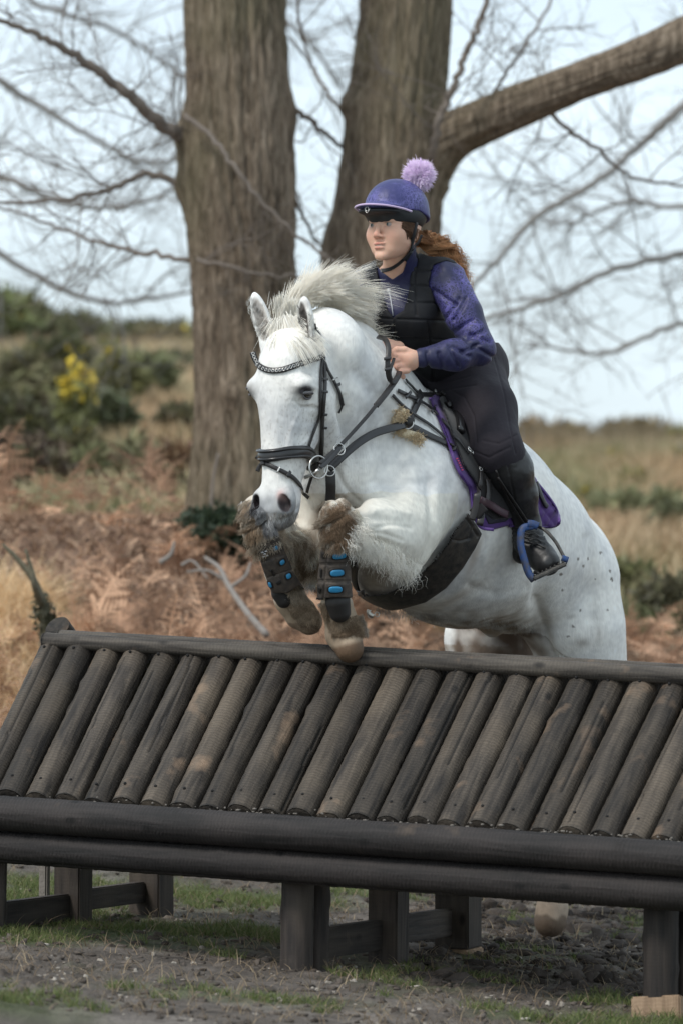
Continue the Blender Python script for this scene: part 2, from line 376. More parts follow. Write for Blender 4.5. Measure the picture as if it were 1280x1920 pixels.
def colvar(c1, c2, N, r, v=.2):
    t = r.uniform(0, 1, (N, 1)); return (np.array(c1)*(1-t)+np.array(c2)*t)*r.uniform(1-v, 1+v, (N, 1))
r = np.random.default_rng(11)
def scat(N, x0, x1, d0, d1): px_ = r.uniform(x0, x1, N); d_ = r.uniform(d0, d1, N); return (px_-640)/FPX*d_, d_
X_, Y_ = scat(195000, -300, 1600, 10.1, 15.8); dens = fbm(X_, Y_, 1.6, 4, 12)*1.6+.02+np.clip(-X_, -.6, .8)*.28-.12*(np.abs(Y_-12.1) < .6)
fine = fbm(X_, Y_, 7, 3, 41); m_ = (dens*1.1+fine*1.2 > .52); X_, Y_ = X_[m_], Y_[m_]; Z_ = hz_at(X_, Y_)
N = len(X_); print('grass', N)
kind(blades('grass', np.stack([X_, Y_, Z_-.004], 1), .034, .0032, .8, colvar((.085, .13, .035), (.19, .20, .085), N, r), M_blade), 'stuff')
X_, Y_ = scat(5000, -60, 1340, 10.1, 15.8); Z_ = hz_at(X_, Y_)
kind(blades('dead_grass_stems', np.stack([X_, Y_, Z_], 1), .05, .003, 1.6, colvar((.34, .27, .18), (.2, .14, .09), 5000, r), M_blade), 'stuff')
# clods, pebbles and dead leaves pressed in the mud
def lumps(name, N, x0, x1, d0, d1, s0, s1, cols, m, flat=.6, thr=-9):
    ico = bmesh.new(); bmesh.ops.create_icosphere(ico, subdivisions=2, radius=1); B = np.array([v.co[:] for v in ico.verts]); T = np.array([[v.index for v in f.verts] for f in ico.faces]); ico.free()
    X, Y = scat(N, x0, x1, d0, d1); k = fbm(X, Y, 1.3, 3, 55) > thr; X, Y = X[k], Y[k]; n = len(X); Z = hz_at(X, Y)
    s_ = s0+(s1-s0)*r.uniform(0, 1, n)**3; V = []
    for i in range(4): pass
    ph = r.uniform(0, 50, (n, 1)); D = 1+.2*r.uniform(-1, 1, (n, B.shape[0]))+.28*np.sin(B[None, :, 0]*3.1+ph)+.25*np.sin(B[None, :, 1]*4.3+ph*1.7)+.2*np.sin(B[None, :, 2]*5+ph*2.3)+.12*np.sin(B[None, :, 0]*9+ph)*np.sin(B[None, :, 1]*8+ph)
    V = B[None]*D[..., None]*s_[:, None, None]*np.array([1, 1, flat])*r.uniform(.6, 1.3, (n, 1, 3)); V = V+np.stack([X, Y, Z+s_*flat*.2], 1)[:, None]
    F = (np.arange(n)[:, None, None]*len(B)+T[None]).reshape(-1, 3)
    return mesh_from(name, V.reshape(-1, 3), F, m, cols=np.repeat(colvar(cols[0], cols[1], n, r), len(B), 0), smooth=False)
M_clod = mat('clod_earth', vcol=True, rough=.95, spec=.15, bump=.8, b_scale=120, b_dist=.006)
kind(lumps('mud_clods', 6600, -300, 1600, 10.1, 15.6, .002, .016, ((.13, .11, .095), (.06, .05, .043)), M_clod), 'stuff')
kind(lumps('churned_mud', 1500, 780, 1340, 11.6, 14.6, .004, .036, ((.10, .085, .075), (.045, .038, .034)), M_clod, .55), 'stuff')
kind(lumps('pebbles', 500, -60, 1340, 10.1, 13.6, .003, .011, ((.36, .33, .29), (.24, .21, .18)), M_clod, .6), 'stuff')
# ---- dead bracken: fronds with paired leaflets, lying and leaning
def frond_proto(n=15, seed=0):
    q = random.Random(seed); V, F = [], []
    def quad(a, b, c, d): i = len(V); V.extend([a, b, c, d]); F.append((i, i+1, i+2, i+3))
    def sp(t): return Vector((.12*math.sin(t*2+seed), t, -.38*t*t+.12*t))
    for i in range(n):
        t0, t1 = i/n, (i+1)/n; a, b = sp(t0), sp(t1); quad(a+Vector((-.006, 0, 0)), a+Vector((.006, 0, 0)), b+Vector((.004, 0, 0)), b-Vector((.004, 0, 0)))
        if i < 3: continue
        ln = .34*(1-(t0-.15)/.9)*q.uniform(.7, 1.15)
        for s_ in (-1, 1):
            if q.random() < .12: continue
            dr = Vector((s_*.9, .42, -.25+q.uniform(-.35, .3))).normalized(); cr = Vector((.2*s_, -1, .1)).normalized(); m = 6; cu = q.uniform(-.6, .2)
            for k in range(m):
                u0 = k/m; p = a+dr*ln*u0+Vector((0, 0, cu*ln*u0*u0)); wl = ln*.17*(1-u0*.75)
                for e in (-1, 1): quad(p, p+dr*ln*.10, p+dr*ln*.09+cr*wl*e+Vector((0, 0, q.uniform(-.02, .01))), p+dr*ln*.02+cr*wl*e)
    return np.array([v[:] for v in V]), np.array(F)
FR = [frond_proto(15, s) for s in range(4)]
M_brack = mat('dead_bracken', vcol=True, rough=.8, spec=.15, trans=.25)
def fronds(name, X, Y, Z, size, cols, tilt=.6):
    Vs, Fs, Cs = [], [], []; o = 0
    for i in range(len(X)):
        B, T = FR[i % 4]; e = Matrix.Rotation(r.uniform(0, 6.28), 3, 'Z') @ Matrix.Rotation(r.normal(tilt, .45), 3, 'X') @ Matrix.Rotation(r.normal(0, .6), 3, 'Y')
        Vs.append((B*size[i])@np.array(e).T+np.array([X[i], Y[i], Z[i]])); Fs.append(T+o); o += len(B); Cs.append(np.tile(cols[i]*r.uniform(.8, 1.2, 1), (len(B), 1)))
    return mesh_from(name, np.concatenate(Vs), np.concatenate(Fs), M_brack, cols=np.concatenate(Cs), smooth=False)
Xa, Ya = scat(1250, -450, 1750, 16.2, 21.0); k_ = fbm(Xa, Ya, .9, 3, 61) > -.25; Xa, Ya = Xa[k_], Ya[k_]; Xb, Yb = scat(330, -100, 760, 16.0, 17.9); Xa = np.r_[Xa, Xb]; Ya = np.r_[Ya, Yb]
kind(fronds('dead_bracken', Xa, Ya, hz_at(Xa, Ya)+r.uniform(.02, .2, len(Xa)), r.uniform(.22, .5, len(Xa)), colvar((.58, .375, .25), (.30, .185, .125), len(Xa), r, .4)), 'stuff')
X_, Y_ = scat(37000, -450, 1750, 15.2, 23); Z_ = hz_at(X_, Y_)
kind(blades('leaf_litter', np.stack([X_, Y_, Z_], 1), .07, .022, 1.8, colvar((.58, .41, .29), (.23, .15, .105), 37000, r, .35), M_brack, 2), 'stuff')
# straw at the left end of the jump
X_, Y_ = scat(15000, -160, 135, 16.4, 18.8); k_ = .25+fbm(X_, Y_, 2.2, 2, 71)+(60-(640+X_/Y_*FPX))/80+(17.8-Y_)*.5 > -.2; X_, Y_ = X_[k_], Y_[k_]
kind(blades('straw_grass', np.stack([X_, Y_, hz_at(X_, Y_)], 1), .28, .010, 1.3, colvar((.90, .72, .48), (.62, .46, .28), len(X_), r), M_blade, 5, .75), 'stuff')
# rough hillside grass, far
X_, Y_ = scat(62000, -450, 1800, 21.5, 66); Y_ = 21.5+(Y_-21.5)**1.0; c_ = fbm(X_, Y_, .28, 4, 21)*2.2+.25; cc = mixc(colvar((.60, .50, .33), (.44, .34, .21), len(X_), r), (.19, .20, .095), c_+r.normal(0, .25, len(X_)))
c2 = fbm(X_, Y_*.4, .35, 3, 25)*2.5-.3; cc = mixc(cc, (.48, .32, .2), c2*.8); cc = mixc(cc, (.22, .175, .11), (Y_-46)/16+fbm(X_, Y_, .2, 3, 27)*.5)
kind(blades('hillside_grass', np.stack([X_, Y_, hz_at(X_, Y_)], 1), np.where(Y_ < 40, .22, .32), .035, .7, cc, M_blade, 2), 'stuff')
# ------------------------------------------------------------------ trees
M_bark = bpy.data.materials.new('bark'); M_bark.use_nodes = True
def bark_nodes(m, c1, c2, c3, green):
    t = m.node_tree; b = t.nodes['Principled BSDF']; N = t.nodes.new; K = t.links.new; b.inputs['Roughness'].default_value = .9; b.inputs['Specular IOR Level'].default_value = .15
    co = N('ShaderNodeTexCoord'); mp_ = N('ShaderNodeMapping'); mp_.inputs['Scale'].default_value = (26, 26, 3.2); K(co.outputs['Object'], mp_.inputs[0])
    x = N('ShaderNodeTexNoise'); x.inputs['Scale'].default_value = 1.6; x.inputs['Detail'].default_value = 8; x.inputs['Roughness'].default_value = .62; x.inputs['Distortion'].default_value = 1.2; K(mp_.outputs[0], x.inputs['Vector'])
    r_ = N('ShaderNodeValToRGB'); e = r_.color_ramp.elements; e[0].position = .36; e[0].color = (*c1, 1); e[1].position = .66; e[1].color = (*c3, 1); q = r_.color_ramp.elements.new(.5); q.color = (*c2, 1); K(x.outputs['Fac'], r_.inputs[0])
    y = N('ShaderNodeTexNoise'); y.inputs['Scale'].default_value = 1.1; y.inputs['Detail'].default_value = 4; K(co.outputs['Object'], y.inputs['Vector'])
    r2 = N('ShaderNodeValToRGB'); r2.color_ramp.elements[0].position = .5; r2.color_ramp.elements[1].position = .72; K(y.outputs['Fac'], r2.inputs[0])
    mu = N('ShaderNodeMath'); mu.operation = 'MULTIPLY'; mu.inputs[1].default_value = .6; K(r2.outputs[0], mu.inputs[0])
    mi = N('ShaderNodeMix'); mi.data_type = 'RGBA'; K(mu.outputs[0], mi.inputs[0]); K(r_.outputs[0], mi.inputs[6]); mi.inputs[7].default_value = (*green, 1); K(mi.outputs[2], b.inputs['Base Color'])
    bn = N('ShaderNodeBump'); bn.inputs['Strength'].default_value = .9; bn.inputs['Distance'].default_value = .03; K(x.outputs['Fac'], bn.inputs['Height']); K(bn.outputs[0], b.inputs['Normal'])
bark_nodes(M_bark, (.068, .052, .039), (.19, .148, .108), (.31, .25, .19), (.15, .137, .08))
M_twig = mat('twig_bark', (.16, .135, .115), .8, spec=.2)
M_twigf = mat('far_twig_bark', (.22, .21, .20), .8, spec=.2)
def trunk_mesh(name, ctrl, m, parent, nu=150, step=.02, rid=.018, twist=.0, knobs=()):
    c = catmull([np.array([*P(a, b, d), R(r_, d)]) for a, b, d, r_ in ctrl], 24); seg = np.r_[0, np.cumsum(np.linalg.norm(np.diff(c[:, :3], axis=0), axis=1))]; n = int(seg[-1]/step); s_ = np.linspace(0, seg[-1], n)
    c = np.stack([np.interp(s_, seg, c[:, i]) for i in range(4)], 1); T = np.gradient(c[:, :3], axis=0); T /= np.linalg.norm(T, axis=1)[:, None]; u = np.cross(T[0], [0, 1., .1]); V = np.zeros((n, nu, 3)); A = 2*np.pi*np.arange(nu)/nu
    for i in range(n):
        u = u-T[i]*(u@T[i]); u /= np.linalg.norm(u); v = np.cross(T[i], u); R_ = c[i, 3]; a = A+twist*s_[i]
        w1 = np.cos(a)*2.2; w2 = np.sin(a)*2.2
        f = fbm(w1*6+10, s_[i]*2.2+w2*3, 1, 3, 3)*.5+fbm(w2*6+20, s_[i]*2.6-w1*3, 1, 3, 5)*.5
        l = fbm(w1*.8+3, s_[i]*.9+w2, 1, 2, 9)
        rr_ = R_*(1+.07*l)+rid*np.clip(1-np.abs(f)*5, -.6, 1)*min(1, R_/.1)
        V[i] = c[i, :3]+np.outer(np.cos(A)*rr_, u)+np.outer(np.sin(A)*rr_, v)
    for kx, ky, kd, kr, kh in knobs:
        q = np.array(P(kx, ky, kd)); dd = np.linalg.norm(V-q, axis=2); nn = V-c[:, None, :3]; nn /= np.linalg.norm(nn, axis=2)[..., None]; V += nn*(kh*np.exp(-(dd/kr)**2))[..., None]
    I = np.arange(n*nu).reshape(n, nu); F = np.stack([I[:-1], np.roll(I[:-1], -1, 1), np.roll(I[1:], -1, 1), I[1:]], -1).reshape(-1, 4)
    return mesh_from(name, V.reshape(-1, 3), F, m, parent), c
TW = random.Random(5)
def twig_set(limbs, n1, l1, n2, l2, n3, l3, r1, droop=-.1, spread=1.):
    """grow side twigs off limbs: list of (points, radii). Returns list of (path, radii)"""
    out_ = []
    def grow(p, d, ln, r0, lvl, m):
        path = [p]; d = d.normalized(); k = 7
        for i in range(k):
            d = (d+Vector((TW.gauss(0, .16), TW.gauss(0, .10), TW.gauss(0, .16)+.05+droop*(i/k)))).normalized(); p = p+d*ln/k; path.append(p)
        out_.append((path, np.linspace(r0, r0*.35, len(path)), lvl)); return path
    for pts, n_, in limbs:
        pts = [Vector(p) for p in pts]
        for i in range(int(n1*n_)):
            t = TW.uniform(.05, 1); j = min(int(t*(len(pts)-1)), len(pts)-2); q = pts[j].lerp(pts[j+1], t*(len(pts)-1)-j); tan = (pts[j+1]-pts[j]).normalized()
            sd = Vector((TW.gauss(0, 1), TW.gauss(0, .8), TW.gauss(.15, 1))); sd = (sd-tan*sd.dot(tan)).normalized(); a = grow(q, tan*.75+sd*spread, l1*TW.uniform(.4, 1.2), r1, 1, 0)
            for _ in range(n2):
                j = TW.randint(1, 6); tan2 = (a[j+1]-a[j]).normalized() if j < 7 else (a[-1]-a[-2]).normalized(); b_ = grow(a[j], tan2*.8+Vector((TW.gauss(0, .7), TW.gauss(0, .5), TW.gauss(0, .7))), l2*TW.uniform(.4, 1.2), r1*.55, 2, 0)
                for _ in range(n3):
                    j = TW.randint(1, 6); grow(b_[j], (b_[j+1]-b_[j]).normalized()*.8+Vector((TW.gauss(0, .7), TW.gauss(0, .5), TW.gauss(0, .7))), l3*TW.uniform(.4, 1.2), r1*.33, 3, 0)
    return out_
def limb(name, pts, r0, r1, m, parent):
    c = catmull([P(*p) for p in pts], 8); n = len(c); c = c+np.array([[TW.gauss(0, .006), TW.gauss(0, .006), TW.gauss(0, .006)] for _ in range(n)])
    tube(name, c, np.linspace(R(r0, pts[0][2]), R(r1, pts[-1][2]), n), m, parent, 10); return c
def twig_mesh(name, ts, m, parent):
    V, F = merge([tube_v(np.array([v[:] for v in p]), r_, 5 if l == 1 else 3, False) for p, r_, l in ts]); return kind(mesh_from(name, V, F, m, parent), 'stuff')
t1 = thing('tree', P(460, 985, 20), 'thick bare tree left of the horse with ivy at the foot of its trunk', 'tree', 'big bare trees behind the jump')
trunk_mesh('trunk', [(470, 1110, 20, 150), (462, 1010, 20, 128), (462, 940, 20, 108), (464, 800, 20, 97), (461, 650, 20, 93), (455, 500, 20, 93), (447, 330, 20, 101), (446, 220, 20, 94), (441, 60, 20, 92), (438, -60, 20, 92), (436, -400, 20, 86)], M_bark, t1, twist=.18, knobs=[(437, 735, 19.75, .07, .045), (395, 620, 19.8, .1, .02), (345, 255, 20, .12, .05), (345, 350, 20, .09, .04), (548, 210, 20, .12, .03)])
Ls = []
def LB(tree, pts, r0, r1, nm='branch', m=M_twig, w_=1.): c = limb(nm, pts, r0, r1, m, tree); Ls.append((c, w_)); return c
LB(t1, [(365, 262, 20), (330, 250, 19.9), (290, 222, 19.8), (235, 175, 19.7), (175, 125, 19.6), (110, 85, 19.5), (40, 50, 19.4), (-60, 15, 19.3)], 15, 4, w_=1.5)
LB(t1, [(362, 352, 20), (325, 338, 20), (270, 326, 20), (215, 350, 19.9), (150, 368, 19.8), (60, 378, 19.8), (-40, 386, 19.8)], 8, 2.5)
LB(t1, [(372, 490, 20.2), (290, 478, 20.4), (210, 462, 20.6), (120, 430, 20.8), (20, 395, 21), (-60, 370, 21)], 5, 2)
LB(t1, [(350, 215, 19.7), (400, 262, 19.6), (450, 325, 19.5), (505, 395, 19.5), (560, 442, 19.5), (625, 490, 19.6)], 5, 2.5, w_=.35)
LB(t1, [(372, 485, 19.7), (430, 500, 19.6), (500, 515, 19.6), (590, 522, 19.7)], 4, 2.5, w_=.3)
LB(t1, [(535, 200, 20), (580, 222, 20.2), (625, 262, 20.4), (680, 300, 20.6)], 6, 3, w_=.4)
LB(t1, [(535, 330, 20), (565, 400, 20.4), (600, 460, 20.8), (650, 500, 21)], 4, 2, w_=.5)
twig_mesh('twigs', twig_set(Ls, 10, .75, 5, .38, 3, .2, .0048), M_twig, t1); Ls = []
t2 = thing('tree', P(715, 1000, 20.5), 'bare tree behind the rider with one heavy branch reaching up to the right', 'tree', 'big bare trees behind the jump')
trunk_mesh('trunk', [(705, 1120, 20.5, 150), (705, 980, 20.5, 120), (708, 800, 20.5, 106), (710, 600, 20.5, 106), (718, 470, 20.5, 103), (728, 400, 20.5, 97), (736, 300, 20.5, 92), (743, 200, 20.5, 88), (755, 80, 20.5, 84), (762, 0, 20.5, 82), (775, -300, 20.5, 76)], M_bark, t2, knobs=[(655, 195, 20.4, .07, .05), (640, 470, 20.5, .16, .03), (812, 260, 20.4, .2, .04)])
trunk_mesh('heavy_branch', [(745, 400, 20.5, 60), (775, 320, 20.48, 70), (808, 282, 20.45, 58), (850, 252, 20.4, 44), (920, 220, 20.3, 39), (1000, 186, 20.2, 37), (1090, 150, 20.1, 34), (1180, 118, 20, 36), (1260, 84, 20, 40), (1380, 20, 20, 40), (1600, -160, 20, 36)], M_bark, t2, nu=90, rid=.010)
LB(t2, [(808, 300, 20.2), (822, 225, 20.1), (845, 170, 20.1), (872, 105, 20.1), (895, 50, 20.1), (920, -20, 20.1)], 8, 5, w_=.6)
LB(t2, [(1000, 190, 20.3), (1060, 240, 20.8), (1120, 280, 21), (1180, 330, 21.2), (1290, 350, 21.5)], 5, 2.5)
LB(t2, [(670, 250, 20.5), (620, 180, 20.8), (585, 120, 21), (560, 40, 21), (560, -40, 21)], 4, 2, w_=.7)
LB(t2, [(900, 210, 20.5), (960, 120, 21), (1010, 40, 21.5), (1060, -60, 22)], 4, 2.5, w_=.9)
twig_mesh('twigs', twig_set(Ls, 11, .7, 5, .36, 3, .2, .005), M_twig, t2); Ls = []
t3 = thing('tree', Vector((3.6, 28, groundz(3.6, 28))), 'grey bare tree off the right side whose thin blurred limbs droop over the hill', 'tree', 'thin bare trees on the slope')
px3 = 640+3.6/28*FPX
tube('trunk', catmull([Vector((3.6, 28, groundz(3.6, 28)-.2)), Vector((3.55, 28, 3)), Vector((3.7, 28.1, 5.5)), Vector((3.6, 28, 8))], 8), np.linspace(.22, .08, 25), M_bark, t3, 14)
for pts, a, b in [([(1560, 500, 28), (1400, 470, 28), (1280, 478, 27.5), (1150, 505, 27), (1030, 560, 27), (930, 590, 27), (880, 605, 27)], 9, 3), ([(1545, 60, 28), (1400, 110, 27.5), (1280, 200, 27), (1200, 272, 27), (1110, 345, 26.5), (1010, 402, 26.5), (940, 478, 26.5), (880, 545, 26.5)], 10, 4),
                  ([(1560, 640, 28), (1400, 600, 28), (1270, 610, 28), (1140, 660, 28), (1060, 655, 28), (980, 640, 28)], 7, 2), ([(1560, 330, 28), (1400, 330, 28), (1280, 385, 28), (1160, 380, 28.5), (1060, 420, 29), (980, 400, 29)], 7, 2)]: LB(t3, pts, a, b, 'limb', M_twigf, 1)
twig_mesh('twigs', twig_set(Ls, 15, 1.0, 5, .6, 3, .34, .008), M_twigf, t3); Ls = []
t4 = thing('tree', Vector((-3.7, 29, groundz(-3.7, 29))), 'grey bare tree off the left side whose thin blurred limbs cross the sky', 'tree', 'thin bare trees on the slope')
tube('trunk', catmull([Vector((-3.7, 29, groundz(-3.7, 29)-.2)), Vector((-3.75, 29, 3.5)), Vector((-3.6, 29.1, 5.5)), Vector((-3.7, 29, 8))], 8), np.linspace(.22, .08, 25), M_bark, t4, 14)
for pts, a, b in [([(-280, 300, 29), (-120, 300, 28.5), (0, 330, 28), (120, 380, 28), (240, 385, 28), (340, 350, 28)], 9, 3), ([(-280, 160, 29), (-100, 110, 28), (60, 190, 28), (160, 250, 28), (260, 300, 28), (350, 300, 28)], 8, 3), ([(-280, 440, 29), (-100, 420, 29), (40, 500, 29), (160, 560, 29), (280, 560, 29), (360, 545, 29)], 8, 3), ([(-280, 0, 29), (-60, -40, 29), (100, 20, 29), (220, 60, 29), (330, 130, 29)], 7, 3), ([(300, -140, 30), (420, -40, 30), (560, 60, 30), (640, 160, 30)], 6, 3)]: LB(t4, pts, a, b, 'limb', M_twigf, 1)
twig_mesh('twigs', twig_set(Ls, 15, 1.0, 5, .6, 3, .34, .008), M_twigf, t4); Ls = []
# ---- ivy at the foot of the left tree
def leafcloud(name, C, rad, N, size, c1, c2, m, parent=None, shell=.55, seed=1, ratio=1.5):
    q = np.random.default_rng(seed); C = np.atleast_2d(C); k = q.integers(0, len(C), N); rad = np.broadcast_to(rad, (len(C), 3)); d = q.normal(size=(N, 3)); d /= np.linalg.norm(d, axis=1)[:, None]
    p = C[k]+d*rad[k]*(q.uniform(shell, 1.08, (N, 1))); t = q.normal(size=(N, 3)); t /= np.linalg.norm(t, axis=1)[:, None]; n_ = np.cross(t, d+.6*q.normal(size=(N, 3))); n_ /= np.linalg.norm(n_, axis=1)[:, None]
    s_ = size*q.uniform(.5, 1.4, (N, 1)); V = np.stack([p-n_*s_*.5, p+t*s_*ratio*.5-n_*s_*.1, p+t*s_*ratio, p+t*s_*ratio*.5+n_*s_*.6], 1).reshape(-1, 3); F = np.arange(N*4).reshape(-1, 4)
    return mesh_from(name, V, F, m, parent, False, np.repeat(colvar(c1, c2, N, q, .3), 4, 0))
M_leaf = mat('leaf', vcol=True, rough=.5, spec=.3, trans=.2)
iv = thing('ivy', P(400, 990, 19.6), 'dark green ivy clump at the foot of the left tree trunk', 'ivy')
leafcloud('leaves', [P(372, 985, 19.55), P(400, 975, 19.5), P(430, 985, 19.5), P(395, 1000, 19.4), P(450, 1010, 19.5)], (.11, .10, .07), 1500, .035, (.045, .065, .035), (.03, .045, .028), M_leaf, iv, .5, 5)
tube('vine', catmull([P(385, 1010, 19.5), P(395, 960, 19.6), P(400, 900, 19.66), P(410, 850, 19.68)], 6), .008, M_twig, iv)
# ---- gorse and broom bushes on the hill
M_gleaf = mat('gorse_leaf', vcol=True, rough=.6, spec=.2, trans=.15)
def bush(px_, d, wpx, top, label, cat, c1, c2, flower=None, N=2600, seed=1, sz=.05, stems=9, nm='gorse_bush', group='bushes on the hillside'):
    q = random.Random(seed); g = G(px_, d); th = thing(nm, g, label, cat, group); H = max(HC+(1080-top)*d/FPX-g.z, .3); W = R(wpx, d)/2; C, Rr, st = [], [], []
    for i in range(stems):
        a = q.uniform(0, 6.28); rr_ = W*q.uniform(.1, .95); hh = H*q.uniform(.62, 1.05)*(1-.22*rr_/W); e = g+Vector((math.cos(a)*rr_, math.sin(a)*rr_*.8, hh*.86)); st.append(tube_v(catmull([g+Vector((q.uniform(-.1, .1)*W, 0, -.03)), g.lerp(e, .5)+Vector((q.uniform(-.1, .1)*W, 0, H*.04)), e], 5), np.linspace(.018, .005, 11), 5, False))
        for k in range(3): f = q.uniform(.35, 1); C.append(g.lerp(e, f)+Vector((q.gauss(0, .12)*W, q.gauss(0, .12)*W, q.gauss(0, .06)*H))); Rr.append([W*q.uniform(.14, .34), W*q.uniform(.14, .3), H*q.uniform(.10, .2)])
    V, F = merge(st); mesh_from('stems', V, F, M_twig, th); C = np.array([c[:] for c in C])
    kind(leafcloud('foliage', C, np.array(Rr), int(N*1.9), sz, np.array(c1)*2.1, np.array(c2)*2.0, M_gleaf, th, .2, seed, 2.4), 'stuff')
    if flower:
        tp = C[np.argsort(-C[:, 2])[:max(3, len(C)//flower[0])]]; kind(leafcloud('flowers', tp, (W*.30, W*.25, H*.14), int(flower[1]*1.6), .085, (.82, .62, .08), (.66, .50, .08), M_gleaf, th, .3, seed+1, 1), 'stuff')
GR1, GR2 = (.10, .115, .05), (.05, .06, .03)
for a in [
 (30, 33, 260, 655, 'big dark olive bush at the left edge of the picture, hill slope', 'bush', (.10, .10, .05), (.055, .045, .03), None, 5200, 3, .07, 16),
 (40, 53, 330, 552, 'wide hedge of dark gorse along the left skyline', 'gorse', (.085, .09, .045), (.055, .05, .032), (7, 60), 5200, 51, .1, 22),
 (240, 57, 260, 608, 'long low gorse hedge on the skyline left of the tree trunk', 'gorse', (.085, .09, .045), (.055, .05, .032), (8, 60), 4200, 52, .1, 18),
 (-20, 52, 260, 530, 'tall gorse on the skyline at far left with a few yellow tips', 'gorse', (.10, .115, .05), (.06, .06, .035), (3, 120), 3000, 4, .1, 12),
 (110, 55, 210, 590, 'olive gorse mound on the skyline above the yellow flowers', 'gorse', (.10, .11, .05), (.06, .06, .035), (6, 60), 2600, 6, .1, 10),
 (150, 31, 110, 628, 'spindly gorse covered in bright yellow flowers', 'gorse', (.12, .13, .05), (.08, .08, .04), (3, 190), 500, 7, .045, 8),
 (240, 40, 150, 668, 'rounded grey green broom bush left of the tree trunk', 'broom', (.10, .108, .055), (.065, .068, .038), None, 3200, 8, .07, 10),
 (222, 38, 90, 645, 'low gorse with yellow tops behind the rounded broom bush', 'gorse', (.12, .12, .05), (.08, .075, .04), (2, 260), 1500, 9, .08, 8),
 (300, 54, 130, 650, 'brown green heather mound beside the tree on the skyline', 'heather', (.13, .115, .06), (.08, .065, .045), (6, 60), 1900, 10, .09, 9),
 (355, 57, 90, 640, 'small olive bush on the skyline touching the tree trunk', 'bush', (.11, .11, .055), (.07, .07, .04), None, 1300, 11, .09, 7),
 (265, 27, 150, 815, 'loose green brown shrub in the tan grass below the broom', 'shrub', (.12, .125, .065), (.075, .06, .04), None, 1100, 12, .05, 12),
 (335, 25, 110, 820, 'reddish brown leggy shrub beside the tree trunk', 'shrub', (.14, .10, .06), (.085, .05, .035), None, 800, 13, .045, 10),
 (150, 25, 120, 830, 'low tangled green shrub at the edge of the bracken', 'shrub', (.10, .11, .055), (.07, .06, .035), None, 1000, 14, .05, 9),
 (70, 24, 150, 850, 'dark tangled bramble mound at the left of the bracken', 'bramble', (.085, .075, .045), (.05, .035, .028), None, 1900, 15, .05, 12),
 (1000, 66, 110, 785, 'dry brown heather tuft on the right skyline', 'heather', (.17, .13, .08), (.10, .075, .05), None, 700, 16, .1, 9),
 (1075, 67, 70, 788, 'small dry heather sprig on the right skyline', 'heather', (.17, .14, .08), (.10, .08, .05), None, 350, 17, .08, 8),
 (1200, 66, 150, 800, 'low brown heather mound on the right skyline', 'heather', (.16, .13, .08), (.10, .08, .05), None, 800, 18, .1, 9),
 (1275, 60, 50, 812, 'yellow flowering gorse at the right edge on the skyline', 'gorse', (.14, .14, .06), (.10, .09, .05), (2, 150), 500, 19, .07, 6),
 (1145, 50, 34, 852, 'small yellow flowering gorse on the right hill', 'gorse', (.13, .13, .06), (.10, .09, .05), (1, 110), 300, 20, .06, 5),
 (1275, 48, 36, 848, 'yellow gorse sprig at the right edge below the skyline', 'gorse', (.13, .13, .06), (.10, .09, .05), (1, 110), 300, 21, .06, 5),
 (1180, 42, 36, 882, 'faint yellow gorse sprig in the grass of the right hill', 'gorse', (.14, .14, .06), (.10, .09, .05), (2, 50), 300, 22, .06, 5),
 (1100, 36, 40, 950, 'yellow green gorse tuft right above the horse\'s croup', 'gorse', (.15, .14, .06), (.10, .09, .05), (1, 70), 300, 23, .05, 5),
 (1190, 34, 150, 915, 'grey green broom in the middle of the right hill', 'broom', (.14, .145, .08), (.09, .09, .055), None, 1400, 24, .06, 9),
 (1260, 30, 130, 975, 'dark green clump in the tan grass at the right edge', 'bush', (.10, .11, .06), (.07, .07, .045), None, 900, 25, .05, 8),
 (1180, 24, 110, 1060, 'upright green broom right of the horse\'s rump', 'broom', (.12, .125, .06), (.08, .075, .045), None, 1000, 26, .045, 9),
 (1260, 22, 120, 1090, 'grey green shrub at the right edge above the jump', 'shrub', (.13, .12, .07), (.08, .07, .05), None, 900, 27, .045, 9),
 (20, 30, 230, 700, 'broad olive and brown gorse thicket at the left edge below the skyline bush', 'gorse', (.085, .09, .045), (.05, .042, .03), (9, 30), 3600, 40, .055, 16),
 (95, 42, 200, 640, 'wide olive gorse thicket just under the left skyline', 'gorse', (.075, .085, .042), (.05, .045, .03), (8, 60), 3200, 41, .075, 14),
 (290, 44, 170, 690, 'grey green gorse thicket between the broom and the tree trunk', 'gorse', (.085, .09, .05), (.055, .05, .035), (6, 60), 2600, 42, .07, 12),
 (205, 33, 90, 735, 'dark upright broom in the middle of the pale grass', 'broom', (.075, .09, .05), (.05, .05, .032), None, 1300, 43, .055, 9),
 (330, 34, 110, 745, 'loose olive shrub against the left side of the tree trunk', 'shrub', (.085, .085, .045), (.06, .05, .035), None, 1300, 44, .055, 9),
 (130, 29, 110, 790, 'low mixed gorse at the near edge of the pale grass', 'gorse', (.085, .09, .045), (.055, .045, .03), (8, 24), 1300, 45, .05, 9),
 (215, 26, 110, 850, 'brown stemmed bramble at the top edge of the bracken', 'bramble', (.085, .065, .04), (.06, .04, .028), None, 1200, 46, .045, 10),
 (20, 25, 170, 800, 'dark brown and olive bramble bank at the left edge above the bracken', 'bramble', (.07, .055, .038), (.045, .032, .026), None, 2600, 47, .045, 14),
 (300, 23, 90, 890, 'small olive shrub poking out of the bracken near the tree', 'shrub', (.08, .075, .04), (.06, .045, .03), None, 700, 48, .04, 8),
]: bush(*a)
